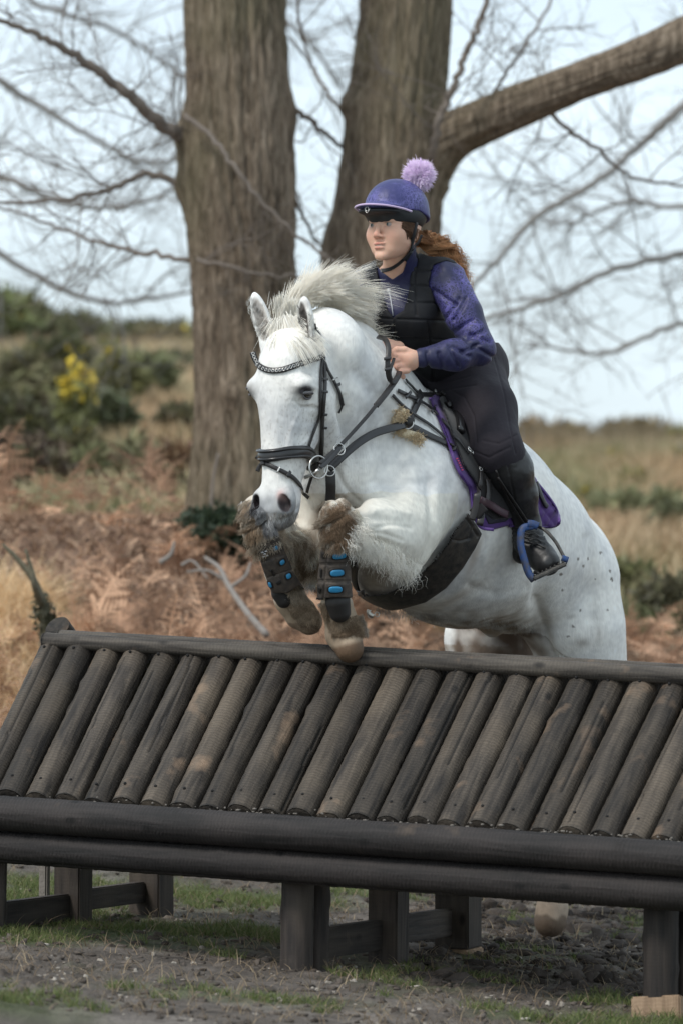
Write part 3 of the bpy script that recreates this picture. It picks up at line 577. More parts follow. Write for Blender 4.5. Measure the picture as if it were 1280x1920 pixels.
# ---- sapling, fallen branches
sp_ = thing('mossy_sapling', G(88, 16.6), 'small mossy forked sapling standing left of the end of the top rail', 'sapling')
M_moss = mat('moss', (.13, .115, .075), .95, n_scale=30, n_amt=.7, n_col=(.06, .055, .04), bump=.6)
g0 = G(88, 16.6)
V, F = merge([tube_v(catmull([g0, P(85, 1170, 16.6), P(80, 1130, 16.6), P(62, 1085, 16.6), P(30, 1045, 16.6), P(5, 1020, 16.6)], 5), np.linspace(.03, .006, 26), 8), tube_v(catmull([P(80, 1135, 16.6), P(66, 1100, 16.5), P(60, 1070, 16.5), P(48, 1030, 16.5)], 5), np.linspace(.02, .006, 16), 7)])
mesh_from('stems', V, F, M_moss, sp_)
leafcloud('moss_tufts', [P(85, 1160, 16.6), P(80, 1140, 16.6), P(92, 1175, 16.6)], (.05, .05, .06), 500, .02, (.11, .105, .06), (.06, .06, .04), M_leaf, sp_, .3, 3)
M_dead = mat('dead_wood', (.23, .21, .19), .85, n_scale=20, n_amt=.6, n_col=(.16, .14, .125), bump=.5)
def fallen(nm, label, polys):
    a = polys[0][0][0]; th = thing(nm, P(*a), label, 'branch', 'dead branches lying in the bracken')
    for pts, r0 in polys: tube('limb', catmull([P(*p) for p in pts], 6), np.linspace(R(r0, 18), R(r0*.45, 18), 6*(len(pts)-1)+1), M_dead, th, 8)
fallen('fallen_branch', 'forked pale dead branch sloping down towards the horse\'s far hoof', [([(500, 1190, 17.5), (465, 1150, 17.7), (430, 1100, 17.9), (412, 1065, 18.1), (385, 1045, 18.3)], 7), ([(432, 1102, 17.9), (460, 1080, 17.9), (470, 1055, 18)], 4), ([(425, 1090, 18), (390, 1070, 18), (350, 1072, 18)], 4)])
fallen('fallen_branch', 'short crooked pale stick in the bracken left of the ivy', [([(300, 1055, 18.4), (320, 1040, 18.4), (328, 1015, 18.4)], 6), ([(340, 1060, 18.2), (362, 1052, 18.2), (390, 1085, 18.1)], 3.5)])
# ------------------------------------------------------------------ log jump
def wood(name, dark, mid, light, worn=0., wornc=(.30, .20, .13), ring=.5):
    m = bpy.data.materials.new(name); m.use_nodes = True; t = m.node_tree; b = t.nodes['Principled BSDF']; N = t.nodes.new; K = t.links.new
    b.inputs['Roughness'].default_value = .72; b.inputs['Specular IOR Level'].default_value = .35
    co = N('ShaderNodeTexCoord'); oi = N('ShaderNodeObjectInfo'); ad = N('ShaderNodeVectorMath'); ad.operation = 'ADD'; sc = N('ShaderNodeMath'); sc.operation = 'MULTIPLY'; sc.inputs[1].default_value = 37; K(oi.outputs['Random'], sc.inputs[0]); cb = N('ShaderNodeCombineXYZ'); K(sc.outputs[0], cb.inputs[0]); K(sc.outputs[0], cb.inputs[2]); K(co.outputs['Object'], ad.inputs[0]); K(cb.outputs[0], ad.inputs[1])
    def nz(st, s_, det=6, dist=0):
        mp_ = N('ShaderNodeMapping'); mp_.inputs['Scale'].default_value = st; K(ad.outputs[0], mp_.inputs[0]); x = N('ShaderNodeTexNoise'); x.inputs['Scale'].default_value = s_; x.inputs['Detail'].default_value = det; x.inputs['Distortion'].default_value = dist; K(mp_.outputs[0], x.inputs['Vector']); return x.outputs['Fac']
    def ramp(f, p0, c0, p1, c1):
        r_ = N('ShaderNodeValToRGB'); e = r_.color_ramp.elements; e[0].position = p0; e[0].color = (*c0, 1); e[1].position = p1; e[1].color = (*c1, 1); K(f, r_.inputs[0]); return r_.outputs[0]
    def mix(f, a, b_):
        x = N('ShaderNodeMix'); x.data_type = 'RGBA'; K(f, x.inputs[0]); K(a, x.inputs[6])
        if isinstance(b_, tuple): x.inputs[7].default_value = (*b_, 1)
        else: K(b_, x.inputs[7])
        return x.outputs[2]
    grain = nz((60, 60, 5), 1, 7, .4); base = ramp(grain, .34, dark, .66, mid)
    big = nz((5, 5, 3), 1, 5); base = mix(ramp(big, .45, (0, 0, 0), .72, (.8, .8, .8)), base, light)
    wv = N('ShaderNodeTexWave'); wv.wave_type = 'BANDS'; wv.bands_direction = 'Z'; wv.inputs['Scale'].default_value = 26; wv.inputs['Distortion'].default_value = 5; wv.inputs['Detail'].default_value = 2; wv.inputs['Detail Scale'].default_value = 1.6; K(ad.outputs[0], wv.inputs['Vector'])
    base = mix(ramp(wv.outputs['Fac'], 0, (.32*ring,)*3, .7, (0, 0, 0)), base, dark)
    if worn: base = mix(ramp(nz((7, 7, 6), 1, 4), .70-worn*.12, (0, 0, 0), .90-worn*.12, (.75, .75, .75)), base, wornc)
    kn = N('ShaderNodeTexVoronoi'); kn.inputs['Scale'].default_value = 1; mp2 = N('ShaderNodeMapping'); mp2.inputs['Scale'].default_value = (9, 9, 5); K(ad.outputs[0], mp2.inputs[0]); K(mp2.outputs[0], kn.inputs['Vector'])
    base = mix(ramp(kn.outputs['Distance'], .05, (.85, .85, .85), .13, (0, 0, 0)), base, tuple(c*.5 for c in dark))
    vc = N('ShaderNodeVertexColor'); vc.layer_name = 'Col'; mu = N('ShaderNodeMix'); mu.data_type = 'RGBA'; mu.blend_type = 'MULTIPLY'; mu.inputs[0].default_value = 1; rm_ = N('ShaderNodeMapRange'); rm_.inputs[3].default_value = .72; rm_.inputs[4].default_value = 1.45; K(oi.outputs['Random'], rm_.inputs[0]); vs_ = N('ShaderNodeVectorMath'); vs_.operation = 'SCALE'; K(base, vs_.inputs[0]); K(rm_.outputs[0], vs_.inputs['Scale']); base = vs_.outputs[0]; K(base, mu.inputs[6]); K(vc.outputs['Color'], mu.inputs[7]); K(mu.outputs[2], b.inputs['Base Color'])
    bn = N('ShaderNodeBump'); bn.inputs['Strength'].default_value = .55; bn.inputs['Distance'].default_value = .006; K(grain, bn.inputs['Height'])
    b2 = N('ShaderNodeBump'); b2.inputs['Strength'].default_value = .35*ring; b2.inputs['Distance'].default_value = .004; K(wv.outputs['Fac'], b2.inputs['Height']); K(bn.outputs[0], b2.inputs['Normal']); K(b2.outputs[0], b.inputs['Normal'])
    return m
M_roof = wood('weathered_roof_log', (.016, .013, .011), (.068, .055, .043), (.115, .09, .065), .66, (.30, .20, .13), 1.1)
M_rail = wood('dark_tarred_rail', (.010, .009, .009), (.030, .025, .024), (.048, .039, .036), .2, (.14, .10, .07), .8)
M_ridge = wood('ridge_rail_wood', (.022, .019, .017), (.085, .072, .06), (.11, .095, .078), .68, (.30, .19, .12), .6)
M_post = wood('old_post_wood', (.018, .015, .014), (.05, .04, .034), (.075, .06, .046), .2, (.2, .15, .1), .15)
M_fresh = wood('raw_block_wood', (.20, .13, .08), (.36, .25, .16), (.42, .30, .2), 0, (.2, .15, .1), .3)
def log(name, A, B, r0, r1, m, parent, nu=44, step=.012, crack=1, seed=0, rough=.05, nails=(), halfcut=False):
    """round log modelled along its own Z axis, then turned into place"""
    q = np.random.default_rng(seed+3); A, B = Vector(A), Vector(B); L_ = (B-A).length; n = max(int(L_/step), 4); z = np.linspace(0, L_, n); a = 2*np.pi*np.arange(nu)/nu
    Zm, Am = np.meshgrid(z, a, indexing='ij'); rad = r0+(r1-r0)*Zm/L_; s_ = q.uniform(0, 50)
    rad = rad*(1+rough*fbm(np.cos(Am)*1.2+s_, Zm*3+np.sin(Am)*1.2, 1, 3, 2)+.012*np.sin(Zm*150+2*fbm(np.cos(Am)+s_, Zm*8, 1, 2, 4)*3))
    col = np.ones((n, nu)); 
    for kk in range(3):                                           # bumps left by knots
        ka, kz = q.uniform(0, 6.28), q.uniform(0, L_); da = np.abs((Am-ka+np.pi) % (2*np.pi)-np.pi)*r0; g = np.exp(-((da/.016)**2+((Zm-kz)/.022)**2)); rad += g*.005; col *= 1-.3*np.exp(-((da/.009)**2+((Zm-kz)/.011)**2))
    for c in range(crack):                                        # drying cracks along the grain
        ca = q.uniform(0, 2*np.pi) if c else -1.1+q.normal(0, .35); z0, z1 = sorted(q.uniform(0, L_, 2)); z0 *= .4
        j = np.round(((ca+.18*fbm(z*2.2+s_, z*0, 1, 3, 7))/(2*np.pi)*nu)).astype(int) % nu; on = (z > z0) & (z < z1+.2*L_)
        rad[np.arange(n)[on], j[on]] -= .006; col[np.arange(n)[on], j[on]] *= .22
    V = np.stack([np.cos(Am)*rad, np.sin(Am)*rad, Zm], -1); I = np.arange(n*nu).reshape(n, nu)
    F = np.stack([I[:-1], np.roll(I[:-1], -1, 1), np.roll(I[1:], -1, 1), I[1:]], -1).reshape(-1, 4).tolist(); V = V.reshape(-1, 3); C = np.repeat(col.reshape(-1, 1), 3, 1)
    for e, zz_ in ((0, 0.), (1, L_)):                             # sawn ends, slightly bevelled
        ringi = I[0] if e == 0 else I[-1]; o = len(V); inner = V[ringi]*np.array([.93, .93, 1])+np.array([0, 0, (-.003 if e == 0 else .003)]); V = np.r_[V, inner, [[0, 0, zz_+(-.003 if e == 0 else .003)]]]; C = np.r_[C, np.full((nu+1, 3), .8)]
        for j in range(nu):
            k2 = (j+1) % nu; f = [int(ringi[j]), o+j, o+k2, int(ringi[k2])]; g = [o+j, o+nu, o+k2]
            F.append(f if e else f[::-1]); F.append(g if e else g[::-1])
    o_ = mesh_from(name, V, F, m, None, cols=C)
    q_ = (B-A).to_track_quat('Z', 'Y'); o_.rotation_mode = 'QUATERNION'; o_.rotation_quaternion = q_; o_.location = A
    o_.parent = parent; o_.matrix_parent_inverse = Matrix.Translation(-Vector(parent.location))
    return o_
def beam(name, A, B, w_, h, m, parent, up=(0, 0, 1)):
    A, B = Vector(A), Vector(B); z = (B-A).normalized(); u = Vector(up); u = (u-z*u.dot(z)).normalized(); s_ = u.cross(z); L_ = (B-A).length; bm = bmesh.new(); bmesh.ops.create_cube(bm, size=1)
    for v in bm.verts: v.co = Vector((v.co.x*w_, v.co.y*h, (v.co.z+.5)*L_))
    bmesh.ops.bevel(bm, geom=bm.edges[:], offset=.005, segments=2, affect='EDGES'); me = bpy.data.meshes.new(name); bm.to_mesh(me); bm.free(); me.materials.append(m)
    a = me.color_attributes.new('Col', 'FLOAT_COLOR', 'POINT'); a.data.foreach_set('color', [1.]*4*len(me.vertices))
    o = link(bpy.data.objects.new(name, me)); Mx = Matrix((s_, u, z)).transposed(); o.rotation_mode = 'QUATERNION'; o.rotation_quaternion = Mx.to_quaternion(); o.location = A
    o.parent = parent; o.matrix_parent_inverse = Matrix.Translation(-Vector(parent.location)); return o
def dF(p): return 11.95-.0007*p
def dR(p): return 12.60-.0007*p
jump = thing('log_jump', P(565, 1815, 11.6), 'dark wooden cross country jump with a sloping roof of logs, the horse jumping over it', 'jump')
log('front_rail', P(-260, 1507, dF(-260)), P(1560, 1630, dF(1560)), R(33, 12.1), R(33, 10.9), M_rail, jump, 64, .012, 2, 1, .02)
log('front_rail', P(-300, 1566, dF(-300)+.03), P(1600, 1698, dF(1600)+.03), R(31, 12.1), R(34, 10.9), M_rail, jump, 64, .012, 2, 2, .02)
log('ridge_rail', P(84, 1200, dR(84)), P(1600, 1286, dR(1600)), R(14.5, 12.6), R(17, 11.6), M_ridge, jump, 40, .012, 2, 4, .05)
log('ridge_rail', P(112, 1196, dR(112)+.075), P(1620, 1279, dR(1600)+.075), R(15, 12.6), R(16, 11.6), M_ridge, jump, 40, .012, 1, 5, .05)
for i in range(-1, 26):
    xt = 105+53*i+.12*i*i; yt = 1207+.0605*(xt-84); xb = xt-138-.2*i; yb = 1501+.0675*xb; q = random.Random(i+40)
    d1, d0 = dR(xt)+.042, dF(xb)+.05
    if i == -1: continue
    T_, B_ = P(xt+q.uniform(-2, 2), yt, d1+.0), P(xb+q.uniform(-2, 2), yb+q.uniform(-3, 3), d0)
    rr_ = q.uniform(.042, .0475)
    lg = log('roof_log', B_, T_, rr_, rr_*q.uniform(.90, 1.0), M_roof, jump, 44, .012, 2, 10+i)
    ax = (T_-B_).normalized(); nn = ax.cross(Vector((1, -.45, 0))).normalized(); nn = nn if nn.y < 0 else -nn; 
    for f in (.085, .915):
        V, F = ball_v(B_.lerp(T_, f)+nn*(rr_+.0005)+Vector((q.uniform(-.006, .006), 0, 0)), (.005, .005, .005), None, 8, 6)
        mesh_from('nail', V, F, mat('nail_hole', (.008, .007, .007), .9) if 'nail_hole' not in bpy.data.materials else bpy.data.materials['nail_hole'], jump)
    # back slope, mirrored behind the ridge
    away = Vector((math.sin(math.radians(24)), math.cos(math.radians(24)), 0)); Bk = Vector((B_.x, B_.y, B_.z))+away*1.27; Tk = T_+away*.085+Vector((0, 0, -.008))
    if i == 0: Tk = P(108, 1176, dR(108)+.10)
    if i < 24: log('back_log', Bk, Tk, rr_, rr_, M_roof, jump, 24, .05, 0, 60+i)
def gpt(px_, d, dz=0.): v = G(px_, d); return Vector((v.x, v.y, v.z+dz))
for pxl, d, r_, topy in ((556, 11.66, 31, 1640), (594, 11.74, 22, 1640), (-22, 12.02, 30, 1590), (-2, 12.1, 14, 1590), (1236, 11.2, 33, 1690), (1288, 11.27, 28, 1690)):
    g = gpt(pxl, d); t = P(pxl+3, topy, d)
    if pxl > 1200: g = Vector((g.x, g.y, P(pxl, 1870, d).z))
    log('post', g+Vector((0, 0, -.02)), t, R(r_, d), R(r_, d), M_post, jump, 40, .02, 2, int(pxl)+100, .03)
beam('foot_block', gpt(1242, 11.2, -.05), Vector((P(1242, 1871, 11.2).x, P(1242, 1871, 11.2).y, P(1242, 1870, 11.2).z-.003)), .15, .15, M_fresh, jump, (.4, 1, 0))
for pxl, d, w_, topy in ((138, 12.52, .095, 1590), (727, 12.12, .10, 1640), (1404, 11.7, .10, 1690), (84, 12.62, .03, 1600)):
    beam('post', gpt(pxl, d, -.03), Vector((gpt(pxl, d).x+.004, d, P(pxl, topy-90, d).z)), w_, w_, M_post if w_ > .05 else M_dead, jump, (.41, .91, 0))
for pxl, d, w_, topy in ((285, 13.05, .115, 1560), (858, 12.68, .12, 1600), (1520, 12.2, .1, 1640)):
    g = gpt(pxl, d, -.03); f = .045 if pxl == 858 else 0
    beam('post', g+Vector((0, 0, f)), Vector((g.x, d, P(pxl, topy, d).z)), w_, w_, M_post, jump, (.41, .91, 0))
    if f: beam('foot_block', g+Vector((-.01, 0, -.02)), g+Vector((-.01, 0, f-.002)), .145, .145, M_fresh, jump, (.41, .91, 0))
def brace(p0, d0, y0, p1, d1, y1, h): beam('brace', P(p0, y0, d0), P(p1, y1, d1), .04, h, M_post, jump)
brace(-5, 12.1, 1717, 125, 12.47, 1700, .085); brace(160, 12.6, 1686, 268, 13.0, 1672, .07); brace(600, 11.8, 1768, 712, 12.08, 1752, .095); brace(745, 12.2, 1742, 838, 12.62, 1729, .09)
# chippings caught along the front rail and between the logs
cv, cf = [], []
for i in range(170):
    px_ = RNG.uniform(300, 1290) if i < 110 else RNG.uniform(0, 1290); c = P(px_, 1489+.0675*px_+RNG.normal(0, 5)+4, dF(px_)+.01); s_ = RNG.uniform(.002, .006); v, f = ball_v(c, (s_*RNG.uniform(.5, 2), s_, s_*.6), None, 5, 3); o = len(cv); cv += list(v); cf += [tuple(k+o for k in q) for q in f]
kind(mesh_from('wood_chips', cv, cf, mat('chip', (.17, .15, .13), .9)), 'stuff')
# ------------------------------------------------------------------ horse
HH = np.array([-.48, -.877, 0]); LL = np.array([.877, -.48, 0])      # heading and the side nearest the camera
def local(C, M, p): return np.array(C)+np.array(p, float)@np.array(M)
ya = math.radians(30); HM = np.array([[math.cos(ya), -math.sin(ya), 0], [-math.sin(ya), -math.cos(ya), 0.0], [0, 0, 1.]])
HC_ = np.array(P(538, 735, 11.98))
def hl(x, y, z): return local(HC_, HM, (x, y, z))
def hcone(a, ra, b, rb, k=.03, s=1, ax=None, sub=False): return cone(hl(*a), ra, hl(*b), rb, k, None if ax is None else np.array(ax)@HM, s, sub)
def hell(c, r, k=.02, sub=False, tilt=0, roll=0):
    M = HM
    if tilt or roll:
        Rm = np.array(Matrix.Rotation(tilt, 3, 'X') @ Matrix.Rotation(roll, 3, 'Y')); M = Rm @ HM
    return ell(hl(*c), r, M, k, sub)
trunk = pc([(700, 925, 12.50, 132), (775, 952, 12.72, 172), (870, 988, 12.98, 180), (955, 1030, 13.22, 146), (1035, 1072, 13.46, 116)], .10)
trunk += pc([(770, 820, 12.85, 75), (830, 840, 13.0, 70)], .15)                       # withers
trunk += pc([(985, 1010, 13.5, 90), (1040, 1060, 13.6, 90)], .12)
neck = pc([(622, 660, 12.16, 66), (652, 745, 12.32, 92), (705, 845, 12.50, 128)], .10)
neck += pc([(606, 625, 12.2, 40), (656, 662, 12.42, 46), (712, 735, 12.64, 55), (765, 800, 12.8, 60)], .10)   # crest
neck += pc([(600, 760, 12.12, 52), (628, 890, 12.30, 76), (660, 960, 12.42, 98)], .08)  # throat
front = pc([(760, 930, 12.42, 105), (748, 985, 12.28, 82)], .08)                      # near shoulder and upper arm
front += pc([(600, 960, 12.42, 85), (590, 1010, 12.33, 68)], .08)                     # far shoulder
front += pc([(745, 990, 12.22, 62), (700, 995, 12.06, 50), (652, 985, 11.93, 37)], .03)   # near forearm
front += pc([(752, 1035, 12.24, 52), (715, 1015, 12.08, 40)], .03)
front += pc([(636, 972, 11.90, 38), (632, 1000, 11.90, 35), (628, 1030, 11.97, 27)], .02) # near knee
front += pc([(628, 1030, 11.97, 25), (628, 1085, 12.03, 24), (630, 1130, 12.08, 27)], .02)
front += pc([(632, 1140, 12.09, 31), (640, 1165, 12.1, 29), (645, 1185, 12.1, 32)], .015) # fetlock, pastern
front += pc([(645, 1190, 12.1, 36), (655, 1216, 12.07, 27)], .012)
front += pc([(580, 1020, 12.36, 58), (555, 1040, 12.25, 46), (492, 985, 12.02, 38)], .03)   # far forearm
front += pc([(488, 962, 12.0, 37), (492, 990, 12.0, 36), (502, 1018, 12.04, 28)], .02)
front += pc([(502, 1018, 12.04, 26), (524, 1075, 12.12, 25), (540, 1115, 12.17, 27)], .02)
front += pc([(545, 1125, 12.18, 31), (562, 1150, 12.2, 28)], .015)
front += pc([(566, 1152, 12.2, 31), (580, 1166, 12.19, 25)], .012)
hind = pc([(1062, 1100, 13.36, 96), (1080, 1180, 13.34, 82), (1094, 1255, 13.38, 69), (1110, 1340, 13.6, 50), (1122, 1440, 13.8, 38)], .08)
hind += pc([(1122, 1445, 13.8, 36), (1085, 1560, 13.6, 24), (1048, 1650, 13.4, 30), (1034, 1700, 13.34, 26)], .03)
hind += pc([(1034, 1705, 13.33, 31), (1030, 1728, 13.31, 30)], .012)
hind += pc([(905, 1150, 13.12, 18), (921, 1180, 13.16, 15)], .03)
hind += pc([(965, 1110, 13.72, 70), (922, 1200, 13.72, 80), (925, 1290, 13.8, 62), (960, 1400, 14.05, 38)], .08)
hind += pc([(960, 1405, 14.05, 36), (935, 1500, 13.9, 23), (915, 1580, 13.75, 28), (905, 1630, 13.7, 34)], .03)
headp = [loft(HC_, HM, [(.205, .052, .02, .07), (.16, .078, .058, .12), (.10, .092, .088, .155), (.03, .100, .100, .175), (-.03, .093, .102, .185), (-.10, .072, .100, .175), (-.16, .062, .098, .135), (-.22, .056, .100, .085), (-.28, .052, .105, .045), (-.33, .060, .110, .028), (-.375, .058, .108, .018), (-.412, .040, .086, .006)], .04)]
headp += [hell((sx*.086, .044, .014), (.026, .036, .024), .04) for sx in (-1, 1)]          # orbits
headp += [hcone((sx*.058, -.06, -.02), .045, (sx*.05, -.13, -.06), .05, .04) for sx in (-1, 1)]   # jowls
headp += [hcone((sx*.05, .04, -.07), .014, (sx*.045, .06, -.2), .006, .02) for sx in (-1, 1)]      # facial crest
headp += [hell((sx*.047, .083, -.345), (.025, .033, .04), .02) for sx in (-1, 1)]         # nostril flare
headp += [hell((0, .055, -.405), (.036, .042, .024), .02), hell((0, .012, -.395), (.032, .03, .024), .025)]
headp += [hell((sx*.088, .005, .085), (.02, .035, .03), .03, True) for sx in (-1, 1)]
headp += [hell((sx*.053, .112, -.352), (.017, .036, .030), .008, True, tilt=.25, roll=sx*.25) for sx in (-1, 1)]   # nostrils
headp += [hcone((sx*.02, .09, -.408), .004, (sx*.062, .02, -.355), .004, .008, sub=True) for sx in (-1, 1)]     # mouth line
headp += [hell((sx*.108, .062, .000), (.014, .018, .012), .01, True) for sx in (-1, 1)]
# ears
def ear(base, tip, openv, hw=.03):
    b, t = np.array(base), np.array(tip); ax = (t-b)/np.linalg.norm(t-b); o = np.array(openv, float); o -= ax*(o@ax); o /= np.linalg.norm(o); s_ = np.cross(ax, o)
    M = np.array([s_, o, ax]) @ HM; c = b*.52+t*.48; ln = np.linalg.norm(t-b)
    c2 = c+ax*ln*.16
    return [ell(hl(*c), (hw, .022, ln*.56), M, .015), ell(hl(*(b*.25+t*.75)), (hw*.42, .014, ln*.34), M, .02), ell(hl(*b), (.028, .026, .03), M, .025)], [ell(hl(*(c+o*.022+ax*.004)), (hw*.66, .020, ln*.46), M, .006, True)]
e1, s1 = ear((-.068, -.01, .145), (-.116, .0, .302), (.45, 1, .1)); e2, s2 = ear((.066, -.02, .13), (.048, -.025, .285), (-.25, 1, .0), .031)
HORSE = trunk+neck+front+hind+headp+e1+e2+s1+s2
hf = field(HORSE, .0052, *[(-.45, 11.70, -.12), (1.10, 14.35, 2.15)])
HV, HQ = nets(hf, 3); del hf
print('horse verts', len(HV))
HN = vnormals(HV, HQ)
# muscle, veins and coat relief
px, py, pd = proj(HV)
def bumpn(V, s, o=0): return np.array([noise.noise(Vector((v[0]*s+o, v[1]*s, v[2]*s))) for v in V])
def dent(x, y, rx, ry, a, rot=0, dmax=13.2):
    """raise (a>0) or hollow (a<0) the surface around a spot, metres"""
    global HV
    c, s_ = math.cos(rot), math.sin(rot); u = ((px-x)*c+(py-y)*s_)/rx; v = (-(px-x)*s_+(py-y)*c)/ry
    g = np.exp(-(u*u+v*v))*a*(pd < dmax)*(HN[:, 1] < .35); HV = HV+HN*g[:, None]
for a in [(650, 800, 12, 60, -.02, -.15), (618, 868, 22, 12, -.01), (690, 870, 60, 22, .012, -.9), (735, 800, 70, 16, -.012, .9), (800, 900, 22, 70, -.012, .15), (770, 900, 26, 60, .010), (840, 930, 20, 80, -.008, .3), (665, 960, 16, 60, -.014), (700, 930, 30, 40, .012), (655, 800, 14, 70, -.012, -.25), (690, 760, 50, 14, .007, .9),
          (1015, 1120, 16, 80, -.02, .15), (1060, 1050, 50, 26, .008, .6), (1010, 1030, 14, 60, -.007, .5), (1100, 1130, 16, 80, -.008, -.1), (960, 1110, 60, 16, .01, -.25), (930, 1170, 40, 10, -.012, -.1), (1050, 1190, 40, 60, .012), (577, 726, 20, 4, .005, .1, 12.1), (577, 757, 18, 4, .003, 0, 12.1), (575, 765, 22, 4, -.003, .1, 12.1),
          (760, 1020, 30, 20, .010), (720, 975, 50, 8, -.008, .1), (705, 1015, 46, 8, -.009, .25), (560, 800, 30, 8, .003, .2), (530, 800, 10, 60, -.003), (600, 790, 20, 6, -.003, .5), (620, 830, 20, 30, .004)]:
    dent(*a)
def crease(pl, wd, a, dmax=13.6):
    global HV
    g = np.zeros(len(HV)); pl = catmull(pl, 5)
    for (x0, y0), (x1, y1) in zip(pl[:-1], pl[1:]):
        ex, ey = x1-x0, y1-y0; t = np.clip(((px-x0)*ex+(py-y0)*ey)/(ex*ex+ey*ey+1e-9), 0, 1); g = np.maximum(g, np.exp(-(np.hypot(px-x0-t*ex, py-y0-t*ey)/wd)**2))
    HV = HV+HN*(g*a*(pd < dmax)*(HN[:, 1] < .35))[:, None]
for pl, wd, a in [([(646, 745), (654, 790), (650, 840), (630, 880)], 7, -.014), ([(610, 895), (622, 925), (640, 950)], 5, -.007), ([(632, 885), (648, 915), (672, 940)], 5, -.006), ([(668, 700), (700, 735), (735, 790), (750, 850)], 12, -.008), ([(700, 905), (740, 915), (790, 905)], 8, -.006),
        ([(598, 772), (590, 800), (575, 825), (560, 838)], 2.6, .0022), ([(560, 775), (545, 810), (540, 838)], 2.2, .0016), ([(575, 765), (600, 765)], 3, -.003), ([(552, 752), (566, 762), (588, 760)], 2.2, -.003),
        ([(806, 900), (812, 960), (806, 1020), (790, 1060)], 9, -.012), ([(705, 990), (735, 984), (770, 990)], 4, -.005), ([(680, 1000), (715, 1000), (750, 1012)], 3.5, -.004), ([(700, 960), (730, 956), (765, 964)], 4, .003),
        ([(1030, 965), (1018, 1020), (1008, 1080), (1000, 1130)], 9, -.010), ([(1012, 1130), (1022, 1180), (1040, 1235)], 7, -.010), ([(1100, 1010), (1112, 1080), (1112, 1160)], 10, -.006), ([(880, 1100), (930, 1112), (985, 1100)], 10, -.006), ([(912, 1010), (905, 1050), (880, 1100)], 5, -.004), ([(940, 1005), (935, 1050), (915, 1095)], 5, -.003)]: crease(pl, wd, a)
HN = vnormals(HV, HQ)
# paint: coat, mud, grey skin
coat = np.tile(np.array([.76, .75, .72]), (len(HV), 1))
n1 = bumpn(HV, 7); n2 = bumpn(HV, 22, 5); n3 = bumpn(HV, 60, 9)
def blend(c, m): 
    global coat
    m = np.clip(m, 0, 1)[:, None]; coat = coat*(1-m)+np.array(c)*m
def spot(x, y, rx, ry, rot=0):
    c, s_ = math.cos(rot), math.sin(rot); u = ((px-x)*c+(py-y)*s_)/rx; v = (-(px-x)*s_+(py-y)*c)/ry; return np.exp(-(u*u+v*v))
blend((.55, .555, .56), np.clip(n1*1.1+n2*.35-.02, 0, .6))
blend((.76, .73, .67), np.clip(-n1*1.2+n3*.2, 0, .5))
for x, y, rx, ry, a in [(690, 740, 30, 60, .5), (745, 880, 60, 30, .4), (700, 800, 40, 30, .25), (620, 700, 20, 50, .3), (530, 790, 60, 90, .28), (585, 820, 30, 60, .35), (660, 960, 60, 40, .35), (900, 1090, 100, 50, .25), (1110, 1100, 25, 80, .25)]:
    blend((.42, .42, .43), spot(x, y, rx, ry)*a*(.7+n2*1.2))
MUD = (.17, .115, .072); MUDL = (.32, .24, .165); SKIN = (.09, .095, .105)
hz = (HV-HC_) @ HM.T
dhead = np.min([evalp(p, HV[:, 0], HV[:, 1], HV[:, 2]) for p in headp if not p['sub']], 0); dleg = np.min([evalp(p, HV[:, 0], HV[:, 1], HV[:, 2]) for p in front], 0)
ishead = dhead < dleg
isleg = (py > 925) & (pd < 12.36) & (hz[:, 2] < -.15) & ~ishead
blend((.74, .70, .60), isleg*.7)
blend(MUDL, isleg*np.clip((py-1105)/30, 0, 1)*.95); blend(MUDL, isleg*(spot(470, 985, 60, 60))*.55)
blend((.46, .36, .25), isleg*spot(560, 1060, 70, 70)*(.75+n2)); blend(MUD, isleg*spot(575, 1060, 38, 60)*(.6+n2*1.5))
blend(MUDL, (pd > 12.1)*spot(700, 1090, 60, 60)*.8)
blend((.21, .145, .095), isleg*spot(632, 982, 38, 54)*(1.5+n2*1.0+n3)); blend((.30, .22, .15), isleg*spot(480, 985, 50, 46)*(.9+n2*1.2+n3))
blend(MUD, isleg*spot(650, 1185, 40, 30)*(.4+n2)); blend((.115, .07, .042), isleg*np.clip((py-1204+(px-650)*.25)/8, 0, 1)*(px > 610)*.95); blend((.13, .085, .055), isleg*((px < 600) & (py > 1168))*.6)
blend((.30, .24, .18), np.clip((py-1125+(px-800)*.04)/60, 0, 1)*(pd > 12.4)*np.clip((1040-px)/90, 0, 1)*(HN[:, 2] < -.1)*(.8+n2))     # muddy belly
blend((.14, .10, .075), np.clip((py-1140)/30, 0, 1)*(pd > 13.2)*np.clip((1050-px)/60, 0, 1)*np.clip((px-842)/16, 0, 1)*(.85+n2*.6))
blend((.42, .34, .27), spot(890, 1040, 8, 45, .35)*.6+spot(855, 1120, 45, 7, -.5)*.5)
blend((.33, .30, .27), spot(1090, 1205, 16, 9)*.8+spot(1122, 1190, 5, 14)*.5+spot(1068, 1155, 10, 6)*.5)
blend((.30, .22, .15), np.clip((py-1600)/60, 0, 1)*(pd > 13)*.9); blend((.12, .085, .06), np.clip((py-1716+n2*12)/6, 0, 1)*(pd > 13)*.9)
rs = np.random.default_rng(3)
for i in range(14):
    x = rs.uniform(1040, 1150); y = rs.uniform(1030, 1225); s_ = rs.uniform(.8, 2.2); m = ((px-x)**2+(py-y)**2 < s_*s_*2.2)*1.; blend((.16, .14, .12), m*.9)
